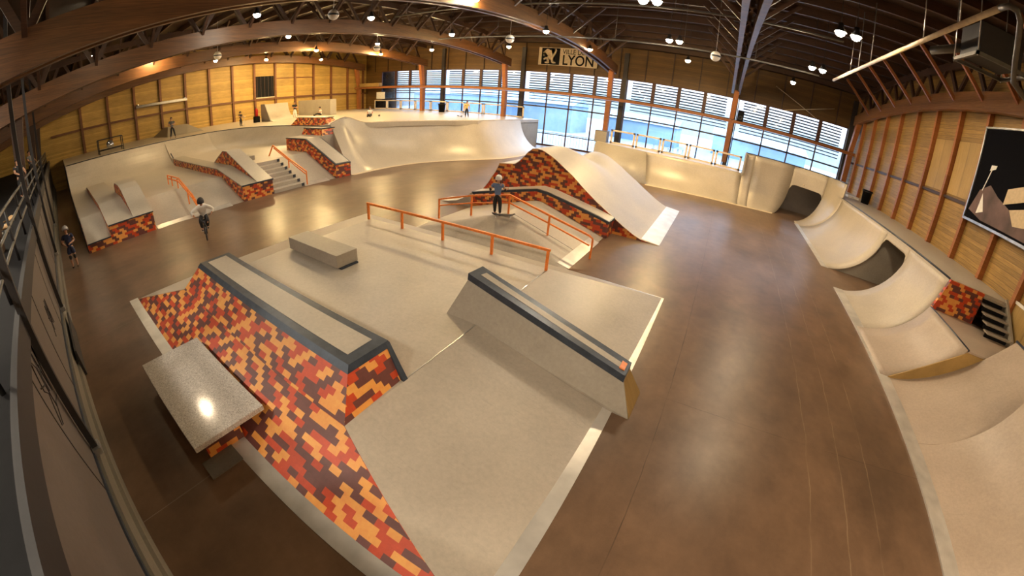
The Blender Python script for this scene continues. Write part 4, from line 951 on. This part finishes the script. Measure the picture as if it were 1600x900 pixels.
MB().tube([(5.42, 23.8, 9), (5.42, 8.6, 9)], .075, 12).build('straight_run', 'cream', dt)
MB().tube([(5.42, 8.6, 9), (5.46, 8.3, 9.0), (5.6, 8.2, 8.93), (5.75, 8.3, 8.8), (6.2, 9., 8.2), (6.5, 9.4, 7.9), (7.2, 9.7, 7.75), (9.5, 9.8, 7.7)], .07, 12).build('bent_run', 'pipe', dt)
for y in (20.6, 19.3, 17.6, 12.6, 10.4): MB().tube([(5.42, y, 9.1), (5.42, y, roof_z(y) - .3)], .02, 6).build('hanger', 'steel', dt)
ht = thing('heater_unit', 'dark box-shaped hanging heater on a pale frame in the upper right', 'heater', (7.2, 11.6, 8.9))
MB().box(6.35, 7.75, 10.9, 12.0, 8.75, 9.6).build('casing', 'near_black', ht, .03)
MB().box(6.2, 7.95, 12.05, 12.13, 8.62, 8.72).box(6.2, 7.95, 10.75, 10.83, 8.62, 8.72).box(6.2, 6.28, 10.75, 12.13, 8.62, 8.72).box(7.87, 7.95, 10.75, 12.13, 8.62, 8.72).build('support_frame', 'pipe', ht)
for x, y in ((6.24, 10.79), (6.24, 12.09), (7.91, 10.79), (7.91, 12.09)): MB().tube([(x, y, 8.6), (x, y, roof_z(y) - .3)], .02, 6).build('hanger', 'steel', ht)
MB().tube([(6.0, 13.2, 9.0), (6.4, 12.6, 9.1), (6.9, 12.2, 9.3)], .13, 12).build('flue', 'pipe', ht)
for z, y, lb in ((10., 19.3, 'upper'), (9., 23.8, 'lower')):
    t = thing('service_pipe', 'thin grey service pipe crossing below the roof, the %s one' % lb, 'pipe', (-2, y, z))
    MB().tube([(-20, y, z), (4.6, y, z)], .05, 10).build('pipe_run', 'pipe', t)
    for x in range(-19, 5, 4): MB().tube([(x, y, z + .04), (x, y, roof_z(y) - .35)], .012, 6).build('hanger', 'pipe', t)
xb = thing('cross_bracing', 'pale crossed brace rods on the boards above the rightmost window', 'bracing', (6, 39.7, 9))
MB().tube([(3.9, 39.7, 9.9), (8.2, 39.7, 7.9)], .035, 6).build('rod', 'cream', xb); MB().tube([(5.0, 39.7, 7.9), (9.6, 39.7, 9.3)], .035, 6).build('rod', 'cream', xb)

# ------------------------------------------------------------------ outside
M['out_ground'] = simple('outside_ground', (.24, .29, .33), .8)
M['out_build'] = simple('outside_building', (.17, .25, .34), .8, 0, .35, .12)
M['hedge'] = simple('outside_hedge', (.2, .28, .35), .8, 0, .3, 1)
struct(MB().box(-120, 80, YW + .3, 160, -.3, -.02).build('ground', 'out_ground'), 'pale ground outside the windows', 'ground')
for i, (x0, x1, y, h, lb) in enumerate(((-70, -40, 75, 5, 'leftmost'), (-37, -24, 62, 4.5, 'left'), (-21, -8, 70, 3.4, 'middle'), (-2, 16, 80, 3.8, 'right'))):
    t = thing('building', 'hazy blue building outside the windows, the %s one' % lb, 'building', ((x0 + x1) / 2, y, 0), 'buildings outside')
    MB().box(x0, x1, y, y + 8, -.1, h).build('facade', 'out_build', t); MB().prism_x([(y - .4, h), (y + 8.4, h), (y + 4, h + 1.3)], x0 - .3, x1 + .3).build('roof', 'hedge', t)
f_ = thing('outside_fence', 'pale vertical bar fence outside the windows', 'fence', (-15, 43, 0))
mb = MB()
for k in range(150): mb.box(-42 + k * .36, -42 + k * .36 + .04, 43, 43.04, 0, 1.25)
mb.build('bars', 'steel', f_); MB().box(-42, 12, 42.98, 43.06, 1.2, 1.27).build('top_bar', 'steel', f_)

# ------------------------------------------------------------------ people
M['skin'] = simple('skin', (.50, .27, .17), .5, 0, .06)
M['navy'] = simple('navy_cloth', (.022, .028, .075), .8)
M['blue'] = simple('blue_cloth', (.13, .20, .38), .8)
M['grey_cloth'] = simple('grey_cloth', (.13, .14, .15), .8)
M['white_cloth'] = simple('white_cloth', (.86, .85, .82), .8)
M['yellow_cloth'] = simple('yellow_cloth', (.55, .42, .16), .8)
M['orange_cloth'] = simple('orange_cloth', (.60, .12, .04), .8)
M['dark_cloth'] = simple('dark_cloth', (.018, .018, .022), .8)
M['hair'] = simple('dark_hair', (.03, .018, .012), .6)
M['helmet_white'] = simple('helmet_white', (.78, .76, .76), .3)
M['helmet_grey'] = simple('helmet_grey', (.35, .34, .36), .35)
M['deck_wood'] = simple('skateboard_maple', (.45, .28, .12), .4)
def skin_mesh(name, pts, edges, mat, parent, lv=2):
    me = bpy.data.meshes.new('tmp'); me.from_pydata([p[0] for p in pts], edges, [])
    o = bpy.data.objects.new('tmp', me); COL.objects.link(o)
    md = o.modifiers.new('Skin', 'SKIN'); md.use_smooth_shade = True; md.branch_smoothing = .6
    if not me.skin_vertices: 
        bm = bmesh.new(); bm.from_mesh(me); bm.verts.layers.skin.verify(); bm.to_mesh(me); bm.free()
    for i, p in enumerate(pts):
        r = p[1]; r = r if isinstance(r, tuple) else (r, r)
        me.skin_vertices[0].data[i].radius = r; me.skin_vertices[0].data[i].use_root = (i == 0)
    s = o.modifiers.new('Sub', 'SUBSURF'); s.levels = lv; s.render_levels = lv
    dg = bpy.context.evaluated_depsgraph_get(); dg.update()
    m2 = bpy.data.meshes.new_from_object(o.evaluated_get(dg)); m2.name = name
    bpy.data.objects.remove(o); bpy.data.meshes.remove(me)
    m2.materials.clear(); m2.materials.append(M[mat])
    for p in m2.polygons: p.use_smooth = True
    r = bpy.data.objects.new(name, m2); COL.objects.link(r); r.parent = parent
    return r
def V3(a): return Vector(a)
def person(lab, loc, yaw, H=1.7, shirt='grey_cloth', pants='dark_cloth', hat='hair', sleeves='short', shorts=False, pose=None, name='person', lv=2, hatmat=None, pads=False, tilt=0.):
    """joints in units of body height, x right, y forward, z up; figure stands at the empty"""
    J = dict(pelvis=(0, 0, .53), waist=(0, 0, .62), chest=(0, 0, .74), neck=(0, 0, .845), head=(0, .012, .93), top=(0, .008, .985),
             shL=(-.105, 0, .80), elL=(-.15, -.01, .63), wrL=(-.15, .05, .49), shR=(.105, 0, .80), elR=(.15, -.01, .63), wrR=(.15, .05, .49),
             hipL=(-.052, 0, .51), knL=(-.06, .015, .28), anL=(-.065, -.01, .045), hipR=(.052, 0, .51), knR=(.06, .015, .28), anR=(.065, -.01, .045), toe=(0, 1, 0))
    if pose: J.update(pose)
    t = thing(name, lab, 'person', loc); t.rotation_euler = (tilt, 0, yaw)
    P = {k: V3(v) * H for k, v in J.items()}
    toe = V3(J['toe']).normalized()
    s = H
    pts = []; ed = []; ix = {}
    def add(k, p, r, par=None):
        ix[k] = len(pts); pts.append((tuple(p), tuple(q * s for q in r) if isinstance(r, tuple) else r * s))
        if par is not None: ed.append((ix[par], ix[k]))
    add('pelvis', P['pelvis'], (.068, .055)); add('waist', P['waist'], (.060, .048), 'pelvis'); add('chest', P['chest'], (.075, .055), 'waist'); add('neck', P['neck'], .030, 'chest')
    hd = P['head'] - P['neck']; add('jaw', P['neck'] + hd * .45, (.040, .044), 'neck'); add('head', P['head'], (.046, .056), 'jaw'); add('top', P['top'], (.034, .042), 'head')
    fwd = V3((0, 1, 0))
    fingers = []
    for S_, sg in (('L', -1), ('R', 1)):
        add('sh' + S_, P['sh' + S_], .034, 'chest'); add('el' + S_, P['el' + S_], .033, 'sh' + S_); add('wr' + S_, P['wr' + S_], .020, 'el' + S_)
        d = (P['wr' + S_] - P['el' + S_]).normalized(); side = d.cross(V3((sg, 0, 0)));
        side = V3((0, 1, 0)) - d * d.y if side.length < .1 else side.normalized()
        pm = P['wr' + S_] + d * .042 * s; add('palm' + S_, pm, (.020, .011), 'wr' + S_)
        nrm = d.cross(side).normalized(); curl = V3((-sg, 0, 0)); curl = (curl - d * curl.dot(d)); curl = curl.normalized() if curl.length > .1 else nrm
        for q, (o_, ln) in enumerate(((.014, .036), (.005, .042), (-.005, .040), (-.014, .031))):
            b = pm + side * o_ * s + d * .012 * s
            add('f%s%d' % (S_, q), b, .0052, 'palm' + S_); add('g%s%d' % (S_, q), b + (d * .8 + curl * .35) * ln * .55 * s, .0048, 'f%s%d' % (S_, q)); add('h%s%d' % (S_, q), b + (d * 1.15 + curl * 1.1) * ln * .6 * s, .0042, 'g%s%d' % (S_, q))
        b = pm - d * .018 * s + side * .02 * s; add('t' + S_, b, .006, 'palm' + S_); add('u' + S_, b + (side * .8 + d * .9) * .022 * s, .0052, 't' + S_)
        add('hip' + S_, P['hip' + S_], .050, 'pelvis'); add('kn' + S_, P['kn' + S_], .038, 'hip' + S_); mid = P['kn' + S_].lerp(P['an' + S_], .35); add('ca' + S_, mid, .038, 'kn' + S_); add('an' + S_, P['an' + S_], .020, 'ca' + S_)
        ft = P['an' + S_] + toe * .085 * s - V3((0, 0, .022)) * s; add('ft' + S_, ft, (.022, .014), 'an' + S_)
    body = skin_mesh('body', pts, ed, 'skin', t, lv)
    # shirt
    k = 1.0
    def R_(a, b=None): return (a * s, (b or a) * s)
    sp = [(tuple(P['waist']), R_(.092, .078)), (tuple(P['waist'].lerp(P['pelvis'], 1.05)), R_(.100, .082)), (tuple(P['chest']), R_(.112, .080)), (tuple(P['chest'].lerp(P['neck'], .75)), R_(.058))]
    se = [(0, 1), (0, 2), (2, 3)]
    for S_ in 'LR':
        a = len(sp); sp.append((tuple(P['sh' + S_]), R_(.050))); se.append((2, a))
        if sleeves == 'short': sp.append((tuple(P['sh' + S_].lerp(P['el' + S_], .62)), R_(.044))); se.append((a, a + 1))
        else:
            sp.append((tuple(P['el' + S_]), R_(.043))); se.append((a, a + 1)); sp.append((tuple(P['el' + S_].lerp(P['wr' + S_], .93)), R_(.030))); se.append((a + 1, a + 2))
    skin_mesh('shirt', sp, se, shirt, t, lv)
    pp_ = [(tuple(P['pelvis']), R_(.098, .084)), (tuple(P['pelvis'].lerp(P['waist'], .6)), R_(.088, .074))]; pe = [(0, 1)]
    for S_ in 'LR':
        a = len(pp_); pp_.append((tuple(P['hip' + S_]), R_(.072))); pe.append((0, a))
        if shorts: pp_.append((tuple(P['hip' + S_].lerp(P['kn' + S_], .8)), R_(.064))); pe.append((a, a + 1))
        else: pp_.append((tuple(P['kn' + S_]), R_(.052))); pe.append((a, a + 1)); pp_.append((tuple(P['kn' + S_].lerp(P['an' + S_], .92)), R_(.033))); pe.append((a + 1, a + 2))
    skin_mesh('trousers' if not shorts else 'shorts', pp_, pe, pants, t, lv)
    for S_ in 'LR':
        a = P['an' + S_]; ht = a - toe * .028 * s - V3((0, 0, .022)) * s; tt = a + toe * .088 * s - V3((0, 0, .024)) * s
        skin_mesh('shoe', [(tuple(a - V3((0, 0, .006)) * s), R_(.027)), (tuple(ht), R_(.025)), (tuple(a + toe * .035 * s - V3((0, 0, .017)) * s), R_(.027, .024)), (tuple(tt), R_(.024, .018))], [(0, 1), (0, 2), (2, 3)], 'near_black', t, 1)
        if pads: m_ = MB(); m_.ball(tuple(P['kn' + S_] + V3((0, .012, -.01)) * s), .043 * s, 10, (1, 1, 1.5)); local_part(m_, 'knee_pad', 'near_black', t)
        if pads: m_ = MB(); m_.ball(tuple(P['el' + S_]), .035 * s, 10, (1, 1, 1.3)); local_part(m_, 'elbow_pad', 'near_black', t)
    h = P['head']; up = (P['top'] - P['neck']).normalized(); fw = V3((0, 1, 0)); fw = (fw - up * fw.dot(up)).normalized(); rt = fw.cross(up)
    def hp(x, y, z): return tuple(h + rt * x * s + fw * y * s + up * z * s)
    for sx in (-1, 1): m_ = MB(); m_.ball(hp(.017 * sx, .050, .0), .0065 * s, 8); local_part(m_, 'eye', 'near_black', t)
    m_ = MB(); m_.ball(hp(0, .060, -.014), .0085 * s, 8, (1, 1, 1.5)); local_part(m_, 'nose', 'skin', t)
    m_ = MB(); m_.ball(hp(0, .052, -.034), .011 * s, 8, (1.3, .5, .35)); local_part(m_, 'mouth', 'red', t)
    for sx in (-1, 1): m_ = MB(); m_.ball(hp(.049 * sx, -.002, -.006), .012 * s, 8, (.5, 1, 1.3)); local_part(m_, 'ear', 'skin', t)
    # hair / helmet: a shell over the skull
    R0 = (.060 if hat == 'hair' else .086) * s
    vs = []; fs = []; n = 16; rings = 7; lim = (.62 if hat != 'hair' else .60) * PI
    for i in range(rings + 1):
        a = lim * i / rings
        for q in range(n):
            b = 2 * PI * q / n; fr = max(0, sin(b)); a2 = a * (1 - (.30 if hat != 'hair' else .38) * fr)
            vs.append(tuple(h + up * (R0 * cos(a2) * 1.02 + .012 * s) + rt * R0 * .88 * sin(a2) * cos(b) + fw * (R0 * 1.06 * sin(a2) * sin(b) - .004 * s)))
    for i in range(rings):
        for q in range(n): fs.append((i * n + q, (i + 1) * n + q, (i + 1) * n + (q + 1) % n, i * n + (q + 1) % n))
    m_ = MB(); m_.add(vs, fs, True); o = local_part(m_, 'hair' if hat == 'hair' else 'helmet', hatmat or ('hair' if hat == 'hair' else 'helmet_white'), t)
    sd = o.modifiers.new('Solid', 'SOLIDIFY'); sd.thickness = .008 * s; sd.offset = 1
    if hat == 'helmet_marked':
        for q in ((-.034, -.045, .06), (.04, .02, .066), (.0, -.068, .035)): m_ = MB(); m_.ball(hp(*q), .021 * s, 10, (1, 1, .7)); local_part(m_, 'helmet_mark', 'red', t)
    return t
def skateboard(lab, loc, yaw, pitch=0., group=None):
    t = thing('skateboard', lab, 'skateboard', loc, group); t.rotation_euler = (pitch, 0, yaw)
    V = []; n = 14; F = []
    for i in range(n + 1):
        y = -.40 + .8 * i / n; w_ = .10 * math.sqrt(max(.05, 1 - max(0, (abs(y) - .29) / .115) ** 2)) if abs(y) > .29 else .10; z = .095 + max(0, abs(y) - .27) * .42
        V += [(-w_, y, z), (w_, y, z), (-w_, y, z + .012), (w_, y, z + .012)]
    for i in range(n): a = 4 * i; b = a + 4; F += [(a, a + 1, b + 1, b), (a + 2, b + 2, b + 3, a + 3), (a, b, b + 2, a + 2), (a + 1, a + 3, b + 3, b + 1)]
    F += [(0, 2, 3, 1), (4 * n, 4 * n + 1, 4 * n + 3, 4 * n + 2)]
    m_ = MB(); m_.add(V, F); local_part(m_, 'deck', 'near_black', t)
    for y in (-.24, .24):
        m_ = MB(); m_.tube([(-.085, y, .05), (.085, y, .05)], .012, 8); m_.box(-.03, .03, y - .03, y + .03, .05, .095); local_part(m_, 'truck', 'steel', t)
        for x in (-.09, .09): m_ = MB(); m_.lathe([(0, -.016), (.027, -.016), (.027, .016), (0, .016)], (x, y, .027), 12, 'X'); local_part(m_, 'wheel', 'white', t)
    return t
# kid on the middle bank, seen from behind
person('child in a blue t-shirt and marked white helmet standing on the middle bank', (-6.75, 11.42, .80), math.radians(18), 1.38, 'blue', 'dark_cloth', 'helmet_marked', pads=True,
       pose=dict(elL=(-.185, -.02, .66), wrL=(-.20, .11, .61), elR=(.175, .02, .67), wrR=(.21, .13, .68), anR=(.10, -.05, .05), knR=(.07, .03, .28), anL=(-.05, .03, .045), toe=(.25, 1, 0)))
skateboard('black skateboard under the feet of the child in the blue t-shirt', (-6.42, 11.35, .80), math.radians(-65), .05)
# boy at the barrier
person('boy in a navy t-shirt, shorts and grey helmet standing by the barrier wall', (-18.3, -.42, 0), math.radians(-95), 1.60, 'navy', 'navy', 'helmet', shorts=True, pads=True, hatmat='helmet_grey',
       pose=dict(elL=(-.15, .0, .64), wrL=(-.06, .13, .62), elR=(.16, .0, .64), wrR=(.10, .12, .60)))
# cyclist
BX, BY = -15.75, 4.78
byaw = math.atan2(-(.93), -.36)   # forward = (sin,-cos..) see below
bk = thing('bmx_bike', 'small black bmx bike ridden by the cyclist in white sleeves', 'bicycle', (BX, BY, 0)); bk.rotation_euler = (0, 0, math.radians(-109))
def torus(mb, c, R, r, n=28, m=8):
    pts_ = [(c[0], c[1] + R * cos(2 * PI * k / n), c[2] + R * sin(2 * PI * k / n)) for k in range(n + 1)]; return mb.tube(pts_, r, m, False)
for y in (-.48, .48):
    m_ = MB(); torus(m_, (0, y, .265), .24, .026); w_ = local_part(m_, 'wheel', 'near_black', bk)
    m_ = MB(); torus(m_, (0, y, .265), .21, .01)
    for k in range(12): a = PI * k / 6; m_.tube([(0, y, .265), (0, y + .21 * cos(a), .265 + .21 * sin(a))], .003, 4)
    o = local_part(m_, 'spokes', 'steel', w_)
m_ = MB()
for a, b in (((0, -.06, .29), (0, -.17, .60)), ((0, -.16, .57), (0, .30, .62)), ((0, -.06, .29), (0, .31, .55)), ((0, .31, .50), (0, .28, .66)), ((.04, -.48, .265), (.04, -.16, .56)), ((-.04, -.48, .265), (-.04, -.16, .56)), ((.04, -.48, .265), (.03, -.06, .29)), ((-.04, -.48, .265), (-.03, -.06, .29)), ((.05, .48, .265), (.05, .32, .56)), ((-.05, .48, .265), (-.05, .32, .56)), ((-.06, .33, .55), (.06, .33, .55))): m_.tube([a, b], .017, 8)
local_part(m_, 'frame', 'near_black', bk)
m_ = MB(); m_.tube([(0, .28, .66), (0, .33, .72)], .02, 8); m_.tube([(-.34, .22, .92), (-.16, .30, .90), (-.08, .32, .73), (.08, .32, .73), (.16, .30, .90), (.34, .22, .92)], .013, 8); local_part(m_, 'handlebar', 'dark_steel', bk)
m_ = MB(); m_.ball((0, -.19, .63), .07, 10, (.8, 1.8, .5)); local_part(m_, 'saddle', 'black', bk)
m_ = MB(); m_.lathe([(0, -.008), (.085, -.008), (.085, .008), (0, .008)], (.03, -.06, .29), 18, 'X'); m_.tube([(.05, -.06, .29), (.06, .10, .29)], .01, 6); m_.tube([(-.05, -.06, .29), (-.06, -.22, .29)], .01, 6); m_.box(.06, .16, .06, .14, .28, .30); m_.box(-.16, -.06, -.26, -.18, .28, .30); local_part(m_, 'crank', 'steel', bk)
H_ = 1.72
def u_(x, y, z): return (x / H_, y / H_, z / H_)
person('cyclist in a white long-sleeved top and dark helmet riding a bmx bike', (BX, BY, 0), math.radians(-109), H_, 'white_cloth', 'dark_cloth', 'helmet', 'long', hatmat='near_black',
       pose=dict(pelvis=u_(0, -.22, .82), waist=u_(0, -.12, .97), chest=u_(0, .06, 1.18), neck=u_(0, .20, 1.34), head=u_(0, .30, 1.45), top=u_(0, .33, 1.54),
                 shL=u_(-.19, .12, 1.25), elL=u_(-.43, .16, 1.08), wrL=u_(-.36, .22, .97), shR=u_(.19, .12, 1.25), elR=u_(.43, .16, 1.08), wrR=u_(.36, .22, .97),
                 hipL=u_(-.09, -.20, .80), knL=u_(-.13, .10, .62), anL=u_(-.11, -.20, .36), hipR=u_(.09, -.20, .80), knR=u_(.13, .16, .66), anR=u_(.11, .08, .38)))
vest = MB(); vest.hexa([(.05, .04, .86), (.19, .10, .84), (.17, .24, .88), (.06, .2, .9)], [(.06, .12, 1.18), (.17, .14, 1.2), (.16, .25, 1.2), (.06, .26, 1.18)])
# platform people
person('skater in a dark top and black jeans standing on the far left platform edge', (-37.2, 9.6, ZF), math.radians(-110), 1.72, 'grey_cloth', 'dark_cloth', pose=dict(anL=(-.13, 0, .045), knL=(-.09, .03, .28), anR=(.12, .06, .045), elL=(-.17, .05, .66), wrL=(-.08, .13, .66), elR=(.17, .03, .65), wrR=(.09, .13, .63)), lv=1)
person('child in dark clothes holding a kick scooter on the far platform', (-36.6, 15.9, ZF), math.radians(-80), 1.3, 'dark_cloth', 'dark_cloth', 'helmet', hatmat='near_black', pose=dict(wrL=(-.09, .24, .62), wrR=(.09, .24, .62), elL=(-.15, .10, .68), elR=(.15, .10, .68)), lv=1)
sc_ = thing('kick_scooter', 'small kick scooter held by the child on the far platform', 'scooter', (-36.3, 15.95, ZF)); sc_.rotation_euler = (0, 0, math.radians(-80))
m_ = MB(); m_.box(-.06, .06, -.35, .2, .07, .09); local_part(m_, 'footboard', 'near_black', sc_)
m_ = MB(); m_.tube([(0, .3, .06), (0, .22, .82)], .018, 8); m_.tube([(-.24, .22, .82), (.24, .22, .82)], .015, 8); local_part(m_, 'handlebar', 'steel', sc_)
for y in (-.38, .3): m_ = MB(); m_.lathe([(0, -.012), (.055, -.012), (.055, .012), (0, .012)], (0, y, .055), 14, 'X'); local_part(m_, 'wheel', 'white', sc_)
person('person in a black top and white trousers standing beside the mini quarter pipe', (-37.55, 22.35, ZF), math.radians(-120), 1.72, 'dark_cloth', 'white_cloth', pose=dict(wrL=(-.05, .14, .64), wrR=(.05, .15, .66)), lv=1)
sit = dict(pelvis=(0, 0, .07), waist=(0, -.01, .16), chest=(0, .02, .28), neck=(0, .05, .385), head=(0, .075, .465), top=(0, .08, .52), shL=(-.105, .03, .34), shR=(.105, .03, .34), elL=(-.15, .05, .20), elR=(.15, .05, .20), wrL=(-.09, .19, .17), wrR=(.09, .19, .17),
           hipL=(-.055, .02, .065), hipR=(.055, .02, .065), knL=(-.09, .24, .15), knR=(.09, .24, .13), anL=(-.07, .45, .045), anR=(.08, .44, .045), toe=(0, .6, .8))
person('seated skater in a white shirt and black trousers above the brick pyramid', (-38.0, 25.9, ZF), math.radians(170), 1.75, 'white_cloth', 'dark_cloth', pose=sit, lv=1)
person('skater in a white shirt sitting on the edge of the curved quarter pipe', (-29.0, 25.2, ZF), math.radians(-140), 1.7, 'white_cloth', 'dark_cloth', pose=sit, lv=1)
skateboard('skateboard lying beside the skater sitting on the curved quarter pipe edge', (-28.2, 25.6, ZF), .8)
person('skater in a yellow t-shirt and black trousers standing before the platform railing', (-22.4, 31.2, ZF), math.radians(-150), 1.56, 'yellow_cloth', 'dark_cloth', pose=dict(anL=(-.10, -.04, .045), anR=(.06, .05, .045)), lv=1)
skateboard('skateboard in front of the skater in the yellow t-shirt', (-22.9, 30.8, ZF), 1.2)
person('spectator in dark clothes leaning behind the guard rail, nearer the camera', (-21.5, -1.95, 2.84), math.radians(-60), 1.62, 'dark_cloth', 'dark_cloth', pose=dict(elL=(-.15, .08, .66), elR=(.15, .08, .66), wrL=(-.10, .24, .60), wrR=(.10, .24, .60)), lv=1)
person('spectator in dark clothes behind the guard rail, farther from the camera', (-31., -1.95, 2.84), math.radians(-50), 1.7, 'grey_cloth', 'dark_cloth', pose=dict(elL=(-.15, .08, .66), elR=(.15, .08, .66), wrL=(-.10, .24, .60), wrR=(.10, .24, .60)), lv=1)
for x, y, a, lb in ((-15.2, -2.05, 1.4, 'upper'), (-13.8, -2.0, 1.55, 'lower')):
    t = skateboard('maple skateboard lying on the spectator stand, the %s of two' % lb, (x, y, 2.84), a, 0., 'skateboards on the stand')
    for c_ in t.children:
        if c_.name.startswith('deck'): c_.data.materials.clear(); c_.data.materials.append(M['deck_wood'])

# ------------------------------------------------------------------ world, camera
w = bpy.data.worlds.new('World'); SC.world = w; w.use_nodes = True
nt = w.node_tree; bg = nt.nodes['Background']
tc = N(nt, 'ShaderNodeTexCoord'); sp_ = N(nt, 'ShaderNodeSeparateXYZ'); L(nt, tc.outputs['Generated'], sp_.inputs[0])
nz = tex_noise(nt, tc.outputs['Generated'], 3.5, 5)
c = ramp(nt, sp_.outputs[2], [(.0, (.105, .13, .15)), (.035, (.13, .15, .165)), (.065, (.24, .235, .245)), (.30, (.78, .86, 1.))])
c = mix(nt, .35, c, ramp(nt, nz, [(.35, (.35, .45, .6)), (.65, (.9, .92, .95))]), 'SOFT_LIGHT')
L(nt, c, bg.inputs[0]); bg.inputs[1].default_value = 5.2
cam = bpy.data.cameras.new('Camera'); co_ = bpy.data.objects.new('Camera', cam); COL.objects.link(co_)
pitch, roll, yaw = .4724, .0868, -.4764
cy, sy, cp, sp2, cr, sr = cos(yaw), sin(yaw), cos(pitch), sin(pitch), cos(roll), sin(roll)
f = Vector((sy * cp, cy * cp, -sp2)); r0 = Vector((cy, -sy, 0)); u0 = r0.cross(f); r = cr * r0 + sr * u0; u = -sr * r0 + cr * u0
co_.matrix_world = Matrix(((r.x, u.x, -f.x, 0), (r.y, u.y, -f.y, 0), (r.z, u.z, -f.z, 4.8), (0, 0, 0, 1)))
cam.type = 'PANO'; cam.panorama_type = 'FISHEYE_LENS_POLYNOMIAL' if hasattr(cam, 'panorama_type') else cam.type
def setc(k, v):
    for tgt in (cam, getattr(cam, 'cycles', None)):
        if tgt is not None and hasattr(tgt, k): setattr(tgt, k, v)
fm = 620.952 * 36 / 1600
setc('fisheye_polynomial_k0', 0.); setc('fisheye_polynomial_k1', -1 / fm); setc('fisheye_polynomial_k2', 0.)
setc('fisheye_polynomial_k3', .032 / fm ** 3); setc('fisheye_polynomial_k4', 0.); setc('fisheye_fov', 3.3)
cam.sensor_width = 36; cam.sensor_height = 20.25; cam.sensor_fit = 'HORIZONTAL'; cam.clip_end = 500; cam.clip_start = .02
SC.camera = co_
SC.view_settings.view_transform = 'Standard'; SC.view_settings.look = 'None'; SC.view_settings.gamma = 1
SC.view_settings.use_curve_mapping = False; SC.view_settings.exposure = 1.0
SC.cycles.use_denoising = True
SC.cycles.max_bounces = 8; SC.cycles.sample_clamp_indirect = 8
